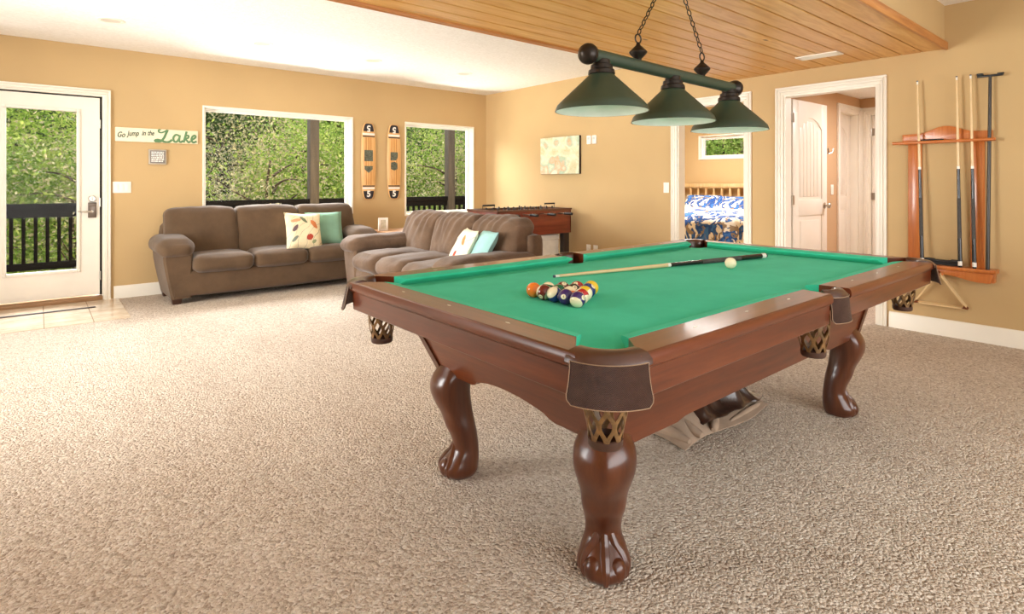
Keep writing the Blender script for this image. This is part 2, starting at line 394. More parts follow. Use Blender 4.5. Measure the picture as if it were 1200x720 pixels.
def link_obj(name, me, parent=None):
    o = bpy.data.objects.new(name, me); C.objects.link(o)
    if parent is not None: o.parent = parent
    return o
def obj(name, mb, mats, parent=None, smooth=35, uv=None):
    me = bpy.data.meshes.new(name); me.from_pydata(mb.v, [], mb.f)
    if not isinstance(mats, (list, tuple)): mats = [mats]
    for m in mats: me.materials.append(m)
    if len(mats) > 1: me.polygons.foreach_set('material_index', mb.mi)
    if uv:
        lay = me.uv_layers.new(name='uv')
        for lp in me.loops: lay.data[lp.index].uv = uv(mb.v[lp.vertex_index])
    me.validate(); me.update()
    bm = bmesh.new(); bm.from_mesh(me); bmesh.ops.recalc_face_normals(bm, faces=bm.faces); bm.to_mesh(me); bm.free()
    if smooth:
        me.polygons.foreach_set('use_smooth', [True] * len(me.polygons)); me.set_sharp_from_angle(angle=math.radians(smooth))
    return link_obj(name, me, parent)
def tag(o, label, cat, group=None, kind=None):
    o['label'] = label; o['category'] = cat
    if group: o['group'] = group
    if kind: o['kind'] = kind
    return o
def thing(name, label, cat, loc=(0, 0, 0), rz=0.0, group=None):
    o = link_obj(name, None); o.location = loc; o.rotation_euler = (0, 0, rz); o.empty_display_size = 0.1
    return tag(o, label, cat, group)
def struct(name, mb, mats, parent=None, smooth=35):
    o = obj(name, mb, mats, parent, smooth)
    if parent is None: o['kind'] = 'structure'
    return o
def copy_tree(o, parent=None):
    c = o.copy(); C.objects.link(c)
    if parent is not None: c.parent = parent
    for ch in [x for x in bpy.data.objects if x.parent == o]: copy_tree(ch, c)
    return c
def text_mesh(body, size, extrude=0.001, shear=0.0, align='CENTER', bold=0.0):
    cu = bpy.data.curves.new('text', 'FONT'); cu.body = body; cu.size = size; cu.extrude = extrude; cu.shear = shear; cu.align_x = align; cu.align_y = 'CENTER'; cu.offset = bold
    o = bpy.data.objects.new('text', cu); C.objects.link(o)
    dg = bpy.context.evaluated_depsgraph_get(); me = bpy.data.meshes.new_from_object(o.evaluated_get(dg))
    bpy.data.objects.remove(o); bpy.data.curves.remove(cu)
    vs = [tuple(v.co) for v in me.vertices]; fs = [tuple(p.vertices) for p in me.polygons]; bpy.data.meshes.remove(me)
    mb = MB(); mb.add(vs, fs); return mb
def xf(mb, fn): mb.v = [tuple(fn(Vector(p))) for p in mb.v]; return mb
def catmull(pts, n=8):
    P = [Vector(p) for p in pts]; out = []
    for i in range(len(P) - 1):
        a, b, c, d = P[max(i - 1, 0)], P[i], P[i + 1], P[min(i + 2, len(P) - 1)]
        for k in range(n):
            t = k / n; out.append(0.5 * ((2 * b) + (c - a) * t + (2 * a - 5 * b + 4 * c - d) * t * t + (3 * b - a - 3 * c + d) * t ** 3))
    out.append(P[-1]); return out

# ================================================================== THE ROOM
YA, XB, HC, HS = 7.11, 5.44, 2.588, 2.25     # far wall, right wall, ceiling, wood soffit
XL, YF = -2.2, -2.2
def wall_cells(u0, u1, z0, z1, holes):
    us = sorted({u0, u1, *[h[0] for h in holes], *[h[1] for h in holes]}); zs = sorted({z0, z1, *[h[2] for h in holes], *[h[3] for h in holes]})
    for i in range(len(us) - 1):
        for j in range(len(zs) - 1):
            a, b, c, d = us[i], us[i + 1], zs[j], zs[j + 1]; mu, mz = (a + b) / 2, (c + d) / 2
            if not any(h[0] < mu < h[1] and h[2] < mz < h[3] for h in holes): yield a, b, c, d
def wall(name, axis, pos, th, u0, u1, z0, z1, holes, m):
    mb = MB()
    for a, b, c, d in wall_cells(u0, u1, z0, z1, holes):
        if axis == 'Y': mb.box(a, b, pos, pos + th, c, d)
        else: mb.box(pos, pos + th, a, b, c, d)
    return struct(name, mb, m)

DOOR_A = (-0.455, 0.525, 0.0, 2.10)
WIN1 = (1.43, 3.20, 0.80, 2.062); WIN2 = (4.0, 5.187, 0.74, 2.058)
wall('wall_back', 'Y', YA, 0.15, XL, XB + 0.12, 0, HC, [DOOR_A, WIN1, WIN2], MAT['wall'])
BED = (2.827, 3.614, 0.0, 2.04); HALL = (1.66, 2.447, 0.0, 2.035)
wall('wall_right', 'X', XB, 0.12, YF, YA, 0, HC, [BED, HALL], MAT['wall'])
wall('wall_left', 'X', XL - 0.15, 0.15, YF, YA, 0, HC, [(2.1, 6.5, 0.3, 2.35)], MAT['wall'])
wall('wall_front', 'Y', YF - 0.15, 0.15, XL, XB, 0, HC, [(-1.1, 4.3, 0.35, 2.35)], MAT['wall'])
mb = MB(); mb.box(XL, XB, YF, YA, -0.12, 0.0)
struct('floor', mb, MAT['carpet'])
mb = MB(); mb.box(-1.9, 0.635, 6.02, YA + 0.02, 0.0, 0.006)
struct('floor_entry_tile', mb, MAT['tile'])
mb = MB(); mb.box(XL - 0.1, XB + 0.1, YF - 0.1, YA + 0.1, HC, HC + 0.1)
struct('ceiling', mb, MAT['ceiling'])

# dropped plank soffit over the pool table
SY0, SY1 = 1.18, 3.13
mb = MB(); mb.box(XL, XB, SY0 + 0.02, SY1 - 0.02, HS + 0.012, HC)
struct('ceiling_soffit_box', mb, MAT['wall'])
mb = MB(); y = SY0 + 0.02; edges = [SY0 + 0.02] + [1.345 + 0.143 * k for k in range(0, 13)]
edges = [e for e in edges if e < SY1 - 0.03] + [SY1 - 0.02]
for a, b in zip(edges[:-1], edges[1:]):
    mb.prism([(a + 0.0045, HS + 0.016), (a + 0.0045, HS + 0.004), (a + 0.008, HS), (b - 0.008, HS), (b - 0.0045, HS + 0.004), (b - 0.0045, HS + 0.016)], XL, XB, axis='X')
struct('ceiling_planks', mb, MAT['pine'], smooth=0)
mb = MB(); mb.box(XL, XB, SY0 + 0.02, SY1 - 0.02, HS + 0.011, HS + 0.0125); struct('ceiling_plank_backing', mb, MAT['pinegap'])
mb = MB(); mb.box(XL, XB - 0.001, SY1 - 0.022, SY1 + 0.0, HS - 0.014, HS + 0.06, 0.004); mb.box(XL, XB - .001, SY1 - 0.06, SY1 - 0.02, HS - 0.012, HS + 0.002, 0.003)
struct('trim_1', mb, MAT['pinetrim'])
mb = MB(); mb.box(XL, XB - 0.001, SY0 - 0.002, SY0 + 0.02, HS - 0.012, HS + 0.05, 0.004)
struct('trim_2', mb, MAT['pinetrim'])

# baseboards
def base_profile(mb, along, u0, u1, pos, sgn):
    pr = [(0, 0), (0.016, 0), (0.016, 0.095), (0.012, 0.108), (0.012, 0.115), (0.006, 0.128), (0, 0.13)]
    if along == 'X': mb.prism([(pos + sgn * d, z) for d, z in pr], u0, u1, axis='X')
    else: mb.prism([(pos + sgn * d, z) for d, z in pr], u0, u1, axis='Y')
mb = MB(); base_profile(mb, 'X', 0.60, XB, YA, -1); base_profile(mb, 'X', XL, -0.56, YA, -1); struct('baseboard_back', mb, MAT['trim'])
mb = MB()
for a, b in ((YF, 1.575), (2.53, 2.755), (3.69, YA - 0.016)): base_profile(mb, 'Y', a, b, XB, -1)
struct('baseboard_right', mb, MAT['trim'])

# door and window casings -------------------------------------------------
def casing_bar(mb, axis, wallpos, sgn, a0, a1, z0, z1, t=0.02):
    """flat casing with a raised outer bead"""
    if axis == 'Y': mb.box(a0, a1, min(wallpos, wallpos + sgn * t), max(wallpos, wallpos + sgn * t), z0, z1, 0.005)
    else: mb.box(min(wallpos, wallpos + sgn * t), max(wallpos, wallpos + sgn * t), a0, a1, z0, z1, 0.005)
def door_casing(name, axis, wallpos, sgn, hole, w=0.082, jamb=0.12, jsgn=1):
    u0, u1, _, z1 = hole; mb = MB(); E0 = w - 0.012
    def frame(e1, e0, t):
        casing_bar(mb, axis, wallpos, sgn, u0 - e0, u0 - e1, 0.0, z1 + e1, t); casing_bar(mb, axis, wallpos, sgn, u1 + e1, u1 + e0, 0.0, z1 + e1, t)
        casing_bar(mb, axis, wallpos, sgn, u0 - e0, u1 + e0, z1 + e1, z1 + e0, t)
    frame(-0.004, E0 - 0.046, 0.018); frame(E0 - 0.046, E0 - 0.028, 0.024); frame(E0 - 0.028, E0 - 0.018, 0.019); frame(E0 - 0.018, E0, 0.028)
    j0, j1 = (wallpos, wallpos + jamb) if jsgn > 0 else (wallpos - jamb, wallpos)
    for (a, b, c, d) in ((u0, u0 + 0.018, 0, z1 - 0.018), (u1 - 0.018, u1, 0, z1 - 0.018), (u0, u1, z1 - 0.018, z1)):
        if axis == 'Y': mb.box(a, b, j0, j1, c, d)
        else: mb.box(j0, j1, a, b, c, d)
    return struct(name, mb, MAT['trim'])
door_casing('trim_3', 'Y', YA, -1, DOOR_A, w=0.062, jamb=0.15)
door_casing('trim_4', 'X', XB, -1, BED)
door_casing('trim_5', 'X', XB, -1, HALL)

# exterior glazed door
d1 = link_obj('door_1', None); d1['kind'] = 'structure'; d1.location = (0, YA + 0.03, 0)
mb = MB()
for a, b, c, d in wall_cells(-0.416, 0.486, 0.06, 2.066, [(-0.229, 0.299, 0.332, 1.913)]): mb.box(a, b, 0.0, 0.045, c, d)
obj('door_slab', mb, MAT['doorwhite'], d1)
mb = MB(); mb.box(0.480, 0.509, 0.03, 0.045, 0.05, 2.09); mb.box(-0.44, -0.41, 0.03, 0.045, 0.05, 2.09); mb.box(-0.44, 0.509, 0.03, 0.045, 2.06, 2.09); obj('weather_seal', mb, MAT['rubber'], d1)
mb = MB(); lip = 0.028
for a, b, c, d in wall_cells(-0.229 - lip, 0.299 + lip, 0.332 - lip, 1.913 + lip, [(-0.229, 0.299, 0.332, 1.913)]): mb.box(a, b, -0.014, 0.004, c, d, 0.005)
obj('glazing_frame', mb, MAT['doorwhite'], d1)
mb = MB(); mb.box(-0.232, 0.302, 0.018, 0.024, 0.329, 1.916); obj('glass_pane', mb, MAT['glass'], d1)
mb = MB(); mb.box(-0.44, 0.51, -0.045, 0.12, 0.0, 0.045, 0.008); obj('threshold', mb, plain('bronze_threshold', (150, 112, 74), 0.45), d1)
mb = MB(); mb.lathe([(0, -0.022), (0.026, -0.022), (0.031, -0.014), (0.033, 0.0)], (0, 0, 0), 20, M=Matrix.Translation((0.423, 0, 1.038)) @ Matrix.Rotation(-PI / 2, 4, 'X') @ Matrix.Scale(1, 4))
mb.v = [(p[0], -abs(p[1]), p[2]) for p in mb.v]; mb.box(0.419, 0.427, -0.034, -0.02, 1.022, 1.054, 0.003)
obj('deadbolt', mb, MAT['chrome'], d1)
mb = MB(); mb.box(0.389, 0.458, -0.02, 0.0, 0.845, 1.0, 0.006); mb.box(0.394, 0.453, -0.023, -0.018, 0.96, 0.99, 0.003)
lk = obj('keypad_lock', mb, plain('lock_metal', (120, 108, 98), 0.35, 0.8), d1)
mb = MB(); mb.cyl((0.42, -0.015, 0.91), (0.42, -0.06, 0.91), 0.011); mb.tube([(0.425, -0.055, 0.91), (0.36, -0.058, 0.908), (0.305, -0.052, 0.913)], [0.010, 0.009, 0.007], 8)
obj('lever_handle', mb, MAT['chrome'], lk)
for hz in (1.8, 1.0, 0.25):
    mb = MB(); mb.cyl((0.488, -0.006, hz - 0.045), (0.488, -0.006, hz + 0.045), 0.007, seg=8); obj('hinge_leaf', mb, MAT['chrome'], d1)
mb = MB(); mb.box(-0.37, 0.425, 6.695, 6.72, 0.006, 0.016, 0.003)
struct('trim_6', mb, plain('dark_floor_strip', (74, 66, 66), 0.5))

# windows
def window(name, hole, y, axis='Y', depth=0.09, fr=0.028, sill=True):
    u0, u1, z0, z1 = hole; w = link_obj(name, None); w['kind'] = 'structure'
    mb = MB()
    def bx(a, b, p, q, c, d, bv=0.003):
        if axis == 'Y': mb.box(a, b, p, q, c, d, bv)
        else: mb.box(p, q, a, b, c, d, bv)
    for a, b, c, d in wall_cells(u0, u1, z0, z1, [(u0 + fr, u1 - fr, z0 + fr, z1 - fr)]): bx(a, b, y + depth, y + depth + 0.06, c, d, 0)
    for a, b, c, d in wall_cells(u0 + fr, u1 - fr, z0 + fr, z1 - fr, [(u0 + fr + .016, u1 - fr - .016, z0 + fr + .016, z1 - fr - .016)]): bx(a, b, y + depth + 0.014, y + depth + 0.05, c, d, 0)
    obj('window_frame', mb, MAT['vinyl'], w)
    mb = MB()
    for a, b, c, d in ((u0, u0 + 0.012, z0 + .015, z1 - .012), (u1 - 0.012, u1, z0 + .015, z1 - .012), (u0, u1, z1 - 0.012, z1), (u0, u1, z0, z0 + 0.015)): bx(a, b, y - 0.006, y + depth, c, d, 0)
    for a, b, c, d in wall_cells(u0 - 0.010, u1 + 0.010, z0 - 0.010, z1 + 0.010, [(u0 + .004, u1 - .004, z0 + .004, z1 - .004)]): bx(a, b, y - 0.014, y, c, d, 0)
    obj('window_lining', mb, MAT['trim'], w)
    mb = MB(); bx(u0 + fr, u1 - fr, y + depth + 0.028, y + depth + 0.034, z0 + fr, z1 - fr, 0); obj('glass_pane', mb, MAT['glass'], w)
    return w
window('window_1', WIN1, YA); window('window_2', WIN2, YA)

# ================================================================== ROOMS BEYOND THE RIGHT WALL
BX = 8.6
mb = MB()
for a, b, c, d in wall_cells(2.72, 6.2, 0, 2.588, [(4.42, 5.28, 1.60, 1.985)]): mb.box(BX, BX + 0.12, a, b, c, d)
struct('wall_bedroom_back', mb, MAT['wall'])
mb = MB()
for a, b, c, d in wall_cells(XB + 0.12, BX, 0, 2.588, [(7.21, 7.82, 0, 2.06)]): mb.box(a, b, 2.66, 2.72, c, d)
struct('wall_bedroom_side', mb, MAT['wall'])
mb = MB(); mb.box(XB + 0.12, BX, 6.2, 6.3, 0, 2.588); struct('wall_bedroom_far', mb, MAT['wall'])
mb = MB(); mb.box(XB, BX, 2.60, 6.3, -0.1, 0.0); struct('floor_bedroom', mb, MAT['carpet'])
mb = MB(); mb.box(XB + 0.12, BX, 2.66, 6.3, 2.588, 2.65); struct('ceiling_bedroom', mb, MAT['ceiling'])
w3 = window('window_3', (4.42, 5.28, 1.60, 1.985), BX, axis='X', depth=0.05, fr=0.045)
# hall
HY = 2.60
mb = MB()
for a, b, c, d in wall_cells(XB + 0.12, 7.92, 0, 2.25, [(7.21, 7.82, 0, 2.06)]): mb.box(a, b, HY, HY + 0.06, c, d)
struct('wall_hall_side', mb, MAT['hallwall'])
mb = MB()
for a, b, c, d in wall_cells(0.6, HY, 0, 2.25, [(1.70, 2.515, 0, 2.06)]): mb.box(7.9, 8.0, a, b, c, d)
struct('wall_hall_end', mb, MAT['hallwall'])
mb = MB(); mb.box(XB + 0.12, 7.9, 0.5, 0.6, 0, 2.25); struct('wall_hall_near', mb, MAT['hallwall'])
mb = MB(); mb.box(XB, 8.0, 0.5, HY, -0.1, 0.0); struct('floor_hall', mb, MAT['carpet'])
mb = MB(); mb.box(XB + 0.12, 8.0, 0.5, HY + .06, 2.25, 2.3); struct('ceiling_hall', mb, MAT['ceiling'])
door_casing('trim_7', 'Y', HY, -1, (7.21, 7.82, 0, 2.06), w=0.085, jamb=0.12)
door_casing('trim_8', 'X', 7.9, -1, (1.70, 2.515, 0, 2.06), w=0.085, jamb=0.1)
mb = MB(); base_profile(mb, 'X', XB + 0.12, 7.13, HY, -1); struct('baseboard_hall', mb, MAT['trim'])

def panel_door_mesh(w, h):
    """two-panel door lying in local x (0..w) and z, thickness in y; arched beaded upper panel"""
    mb = MB(); t = 0.035
    st = 0.12; x0, x1 = st, w - st
    lo0, lo1, up0, up1 = 0.24, 0.86, 1.02, h - 0.16
    mb.box(0, w, 0.008, t - 0.008, 0, h)
    for s in (0, 1):
        ya, yb = (0.0, 0.009) if s == 0 else (t - 0.009, t)
        mb.box(0, x0, ya, yb, 0, h, 0.003); mb.box(x1, w, ya, yb, 0, h, 0.003)
        mb.box(x0, x1, ya, yb, 0, lo0, 0.003); mb.box(x0, x1, ya, yb, lo1, up0, 0.003)
        n = 14; arch = [(x0 + (x1 - x0) * i / n, up1 - 0.11 * (abs(2 * i / n - 1) ** 2.2)) for i in range(n + 1)]
        mb.prism(arch + [(x1, h), (x0, h)], ya, yb, axis='Y', bev=0.0)
        yp = 0.004 if s == 0 else t - 0.004
        # raised lower field and beaded boards
        mb.box(x0 + 0.05, x1 - 0.05, min(yp, 0.01 if s == 0 else t - 0.01), max(yp, 0.01 if s == 0 else t - 0.01), lo0 + 0.05, lo1 - 0.05, 0.0025)
        k = 6; bw = (x1 - x0 - 0.06) / k
        for i in range(k):
            xa = x0 + 0.03 + bw * i; xm = abs(2 * (i + 0.5) / k - 1)
            mb.box(xa + 0.003, xa + bw - 0.003, min(yp, 0.01 if s == 0 else t - 0.01), max(yp, 0.01 if s == 0 else t - 0.01), up0 + 0.03, up1 - 0.035 - 0.11 * xm ** 2.2, 0.003)
    return mb
def round_knob(mb, p, d):
    for s in (1,):
        M = Matrix.Translation(p) @ Vector((0, 0, 1)).rotation_difference(Vector(d)).to_matrix().to_4x4()
        mb.lathe([(0, 0), (0.032, 0), (0.032, 0.006), (0.012, 0.012), (0.011, 0.03), (0.024, 0.036), (0.03, 0.05), (0.022, 0.062), (0, 0.065)], (0, 0, 0), 16, M=M)
def hung_door(name, w, h, loc, rz):
    d = link_obj(name, None); d['kind'] = 'structure'; d.location = loc; d.rotation_euler = (0, 0, rz)
    obj('door_slab', panel_door_mesh(w, h), MAT['doorwhite'], d)
    mb = MB(); round_knob(mb, (w - 0.065, 0, 0.95), (0, -1, 0)); round_knob(mb, (w - 0.065, 0.035, 0.95), (0, 1, 0)); obj('door_knob', mb, MAT['chrome'], d)
    for hz in (0.22, 1.02, 1.82):
        mb = MB(); mb.cyl((-0.006, -0.004, hz - 0.045), (-0.006, -0.004, hz + 0.045), 0.007, seg=8); mb.box(-0.004, 0.03, -0.003, 0.0, hz - .045, hz + .045); mb.box(-0.03, -0.006, -0.002, 0.002, hz - .045, hz + .045)
        obj('hinge', mb, MAT['chrome'], d)
    return d
hung_door('door_2', 0.76, 2.0, (XB + 0.150, 2.425, 0.012), math.radians(-1.5))
hung_door('door_3', 0.57, 2.03, (7.80, HY + 0.118, 0.012), math.radians(180))
hung_door('door_4', 0.78, 2.03, (7.955, 2.49, 0.012), math.radians(-84))

# robe hooks and switch on the hall wall
rh = thing('coat_hook', 'double metal coat hook on the hall wall beside the open white door', 'hook', (6.78, HY, 1.55))
mb = MB(); mb.lathe([(0, 0), (0.02, 0), (0.02, 0.006), (0.008, 0.012)], (0, 0, 0), 12, M=Matrix.Rotation(PI / 2, 4, 'X')); obj('backplate', mb, MAT['chrome'], rh)
for s in (-1, 1):
    mb = MB(); mb.tube(catmull([(0, -0.005, 0), (s * 0.02, -0.04, -0.02), (s * 0.05, -0.065, -0.01), (s * 0.07, -0.07, 0.035)], 5), 0.008, 8); obj('hook_arm', mb, MAT['chrome'], rh)

def plate(name, label, cat, loc, n, wallaxis, kind='switch', w=None, h=0.117, group=None):
    """cover plate; local x along wall, local y out of the wall (negative)"""
    t = thing(name, label, cat, loc, 0 if wallaxis == 'Y' else -PI / 2, group); w = w or (0.072 + 0.046 * (n - 1))
    mb = MB(); mb.box(-w / 2, w / 2, -0.007, 0, -h / 2, h / 2, 0.003); obj('cover_plate', mb, MAT['plastic'], t)
    for i in range(n):
        x = (i - (n - 1) / 2) * 0.046
        if kind == 'switch':
            mb = MB(); mb.box(x - 0.017, x + 0.017, -0.011, -0.004, -0.033, 0.033, 0.002); obj('rocker', mb, MAT['plastic'], t)
        elif kind == 'outlet':
            for dz in (-0.02, 0.02):
                mb = MB(); mb.box(x - 0.016, x + 0.016, -0.010, -0.004, dz - 0.014, dz + 0.014, 0.004); mb.box(x - .008, x - .005, -.0105, -.0098, dz - .006, dz + .006); mb.box(x + .005, x + .008, -.0105, -.0098, dz - .006, dz + .006); obj('socket', mb, MAT['plastic'], t)
    return t
plate('light_switch', 'small white light switch on the hall wall beside the open door', 'light switch', (7.0, HY, 1.12), 1, 'Y')
plate('light_switch', 'white three-rocker light switch plate beside the glazed door', 'light switch', (0.670, YA, 1.153), 3, 'Y', w=0.16)
plate('light_switch', 'single white light switch beside the bedroom opening', 'light switch', (XB, 3.755, 1.145), 1, 'X')
plate('wall_outlet', 'left of two ivory outlet plates low on the bright wall below the picture', 'outlet', (XB, 4.93, 0.345), 1, 'X', 'outlet')
plate('wall_outlet', 'right of two ivory outlet plates low on the bright wall below the picture', 'outlet', (XB, 4.81, 0.345), 1, 'X', 'outlet')
for yy, side in ((4.915, 'left'), (4.825, 'right')):
    t = thing('wall_control', side + ' of the two small white wall controls beside the canvas picture', 'thermostat', (XB, yy, 1.752), -PI / 2)
    mb = MB(); mb.box(-0.036, 0.036, -0.022, 0, -0.055, 0.055, 0.008); obj('housing', mb, MAT['plastic'], t)
    mb = MB(); mb.box(-0.02, 0.02, -0.0235, -0.02, 0.0, 0.035, 0.002); obj('display', mb, plain('pale_grey_display', (206, 208, 200), 0.3), t)

# bed seen through the opening
bt = thing('bed', 'bed with pale spindle headboard seen through the bedroom opening', 'bed', (8.5, 4.45, 0))
BY0, BY1 = -1.05, 1.20
mb = MB(); mb.box(-0.03, 0.03, BY0, BY1, 1.12, 1.185, 0.012); mb.box(-0.02, 0.02, BY0, BY1, 0.40, 0.46, 0.006); hb = obj('headboard', mb, MAT['headboard'], bt)
for s in (BY0, BY1 - 0.06):
    mb = MB(); mb.box(-0.035, 0.035, s, s + 0.06, 0.0, 1.23, 0.012); obj('post', mb, MAT['headboard'], bt)
for i in range(15):
    yy = BY0 + 0.12 + i * (BY1 - BY0 - 0.24) / 14
    mb = MB(); mb.tube([(0, yy, 0.45), (0, yy, 0.6), (0, yy, 0.85), (0, yy, 1.0), (0, yy, 1.13)], [0.014, 0.02, 0.016, 0.022, 0.014], 8); obj('spindle', mb, MAT['headboard'], hb)
mb = MB(); mb.box(-2.12, -0.04, BY0 + 0.02, BY1 - 0.02, 0.0, 0.32, 0.02); obj('bed_base', mb, MAT['darkwood'], bt)
mb = MB(); mb.puff((-1.08, 0, 0.47), (2.06, 1.9, 0.34), 0.08, (0.01, 0.01, 0.01), 8); obj('mattress', mb, MAT['white'], bt)
def floral(name, sc, whiteness):
    t = NT(name, 0.9, 0, 0.1); co = t.coord('Object')
    n = t.noise(co, sc, 2, 0.5, 1.6); n2 = t.noise(t.mapping(co, loc=(4, 2, 1)), sc * 1.7, 3, 0.5, 2.0)
    a = t.ramp(n, [(0.44 + whiteness, lin((236, 232, 222))), (0.46 + whiteness, lin((70, 104, 158))), (0.54 + whiteness, lin((44, 78, 146))), (0.60 + whiteness, lin((70, 120, 190)))])
    t.color(t.mix(t.ramp(n2, [(0.58, (0, 0, 0)), (0.60, (1, 1, 1))]), a, lin((150, 132, 110)))); return t.m
MAT['floral'] = floral('blue_floral_print', 4.5, 0.02); MAT['floral2'] = floral('blue_floral_pillow_print', 6.0, 0.01)
o = thing('comforter', 'blue and white floral comforter spread over the bed', 'bedding', (8.5, 4.45, 0)); mb = MB()
mb.puff((-1.38, 0, 0.50), (1.62, 2.06, 0.54), 0.10, (0.03, 0.03, 0.04), 22, 0.03, 4.0, 3); obj('comforter_cover', mb, MAT['floral'], o)
mb = MB(); mb.puff((-0.72, 0, 0.76), (0.34, 2.0, 0.09), 0.04, (0.01, 0.01, 0.01), 12, 0.008, 4.0, 5); obj('turned_down_sheet', mb, plain('white_sheet', (240, 240, 240), 0.9), o)
def cushion_mesh(w, h, t, n=14, pinch=0.06, wr=0.008, seed=0):
    mb = MB(); vs = []; fs = []; N = n + 1
    for side in (1, -1):
        for i in range(N):
            for j in range(N):
                u = 2 * i / n - 1; v = 2 * j / n - 1
                x = u * w / 2 * (1 - pinch * (1 - v * v)); y = v * h / 2 * (1 - pinch * (1 - u * u))
                z = side * t / 2 * ((1 - u ** 4) * (1 - v ** 4)) ** 0.6
                z += noise.noise(Vector((x * 9 + seed, y * 9, side * 3))) * wr * (1 - u ** 6) * (1 - v ** 6)
                vs.append((x, y, z))
    for s in range(2):
        for i in range(n):
            for j in range(n):
                a = s * N * N + i * N + j; fs.append((a, a + 1, a + N + 1, a + N) if s else (a, a + N, a + N + 1, a + 1))
    for k in range(n):
        fs.append((k, k + 1, N * N + k + 1, N * N + k)); fs.append((n * N + k, N * N + n * N + k, N * N + n * N + k + 1, n * N + k + 1))
        fs.append((k * N, N * N + k * N, N * N + (k + 1) * N, (k + 1) * N)); fs.append((k * N + n, (k + 1) * N + n, N * N + (k + 1) * N + n, N * N + k * N + n))
    mb.add(vs, fs); return mb
def cushion(name, label, cat, loc, rot, w, h, t, m, seed=0, group=None, seam=None):
    mb = cushion_mesh(w, h, t, seed=seed); o = obj(name, mb, m); o.location = loc; o.rotation_euler = rot; tag(o, label, cat, group); return o
Rz = lambda rz, tilt: (Matrix.Rotation(rz, 4, 'Z') @ Matrix.Rotation(tilt, 4, 'X')).to_euler()
# pillow local: x width, y height, z thickness; upright facing -X: rz=-90
cushion('bed_pillow', 'blue striped and floral pillow nearest the left side of the opening', 'pillow', (8.12, 4.98, 0.84), Rz(-PI / 2, math.radians(50)), 0.62, 0.42, 0.16, MAT['floral2'], 1)
cushion('bed_pillow', 'blue floral pillow in the middle of the headboard', 'pillow', (8.08, 4.42, 0.83), Rz(-PI / 2, math.radians(48)), 0.64, 0.42, 0.16, MAT['floral2'], 4)
cushion('bed_pillow', 'white and blue flowered pillow at the right end of the bed', 'pillow', (8.10, 3.80, 0.83), Rz(-PI / 2, math.radians(48)), 0.62, 0.42, 0.16, MAT['floral'], 7)

# ================================================================== OUTDOORS
mb = MB(); vs = []; fs = []; nx, ny = 40, 30
for i in range(nx + 1):
    for j in range(ny + 1):
        x = -30 + 75 * i / nx; y = 7.3 + 40 * j / ny
        z = -2.4 + max(0, y - 13) * 0.42 + 0.5 * noise.noise(Vector((x * .2, y * .2, 0)))
        vs.append((x, y, z))
for i in range(nx):
    for j in range(ny):
        a = i * (ny + 1) + j; fs.append((a, a + ny + 1, a + ny + 2, a + 1))
mb.add(vs, fs); struct('ground_hillside', mb, MAT['soil'])
mb = MB(); vs = []; fs = []
for i in range(21):
    for j in range(11):
        y = -4 + 20 * i / 20; x = 10 + 20 * j / 10; vs.append((x, y, -0.6 + (x - 10) * 0.34 + .3 * noise.noise(Vector((x * .3, y * .3, 2)))))
for i in range(20):
    for j in range(10):
        a = i * 11 + j; fs.append((a, a + 11, a + 12, a + 1))
mb.add(vs, fs); struct('ground_bank', mb, MAT['soil'])
mb = MB(); 
for k in range(15): mb.box(-6, 12, YA + 0.17 + k * 0.145, YA + 0.17 + k * 0.145 + 0.138, -0.14, -0.10)
struct('floor_deck', mb, MAT['deckwood'], smooth=0)

RY = 9.30
rl = thing('deck_railing', 'black railing with square balusters along the deck outside the glazed door', 'railing', (3, RY, -0.1))
mb = MB(); mb.box(-9, 9, -0.05, 0.05, 0.955, 1.035, 0.006); mb.box(-9, 9, -0.02, 0.02, 0.86, 0.955, 0.004); obj('top_rail', mb, MAT['railblack'], rl)
mb = MB(); mb.box(-9, 9, -0.025, 0.025, 0.20, 0.29, 0.004); obj('bottom_rail', mb, MAT['railblack'], rl)
bmesh_b = None
xs = [-0.252 + 0.1155 * k for k in range(-6, 92)]
vis = [x for x in xs if (-0.6 < x < 0.75) or (2.0 < x < 4.35) or (5.2 < x < 7.1)]
for x in vis:
    if bmesh_b is None:
        mb = MB(); mb.box(-0.019, 0.019, -0.019, 0.019, 0.25, 0.9, 0.003); b = obj('baluster', mb, MAT['railblack'], rl); bmesh_b = b.data
    else: b = link_obj('baluster', bmesh_b, rl)
    b.location = (x - 3, 0, 0)
for x, lab in ((3.504, 'tall grey deck post outside the window behind the brown sofa'), (6.217, 'tall grey deck post outside the smaller window by the corner')):
    t = thing('deck_post', lab, 'post', (x, RY, -0.1)); mb = MB(); mb.box(-0.075, 0.075, -0.075, 0.075, 0, 3.6, 0.008); obj('shaft', mb, MAT['post'], t)
    mb = MB(); mb.box(-0.09, 0.09, -0.09, 0.09, 0, 0.06, 0.006); obj('post_base', mb, MAT['black'], t)

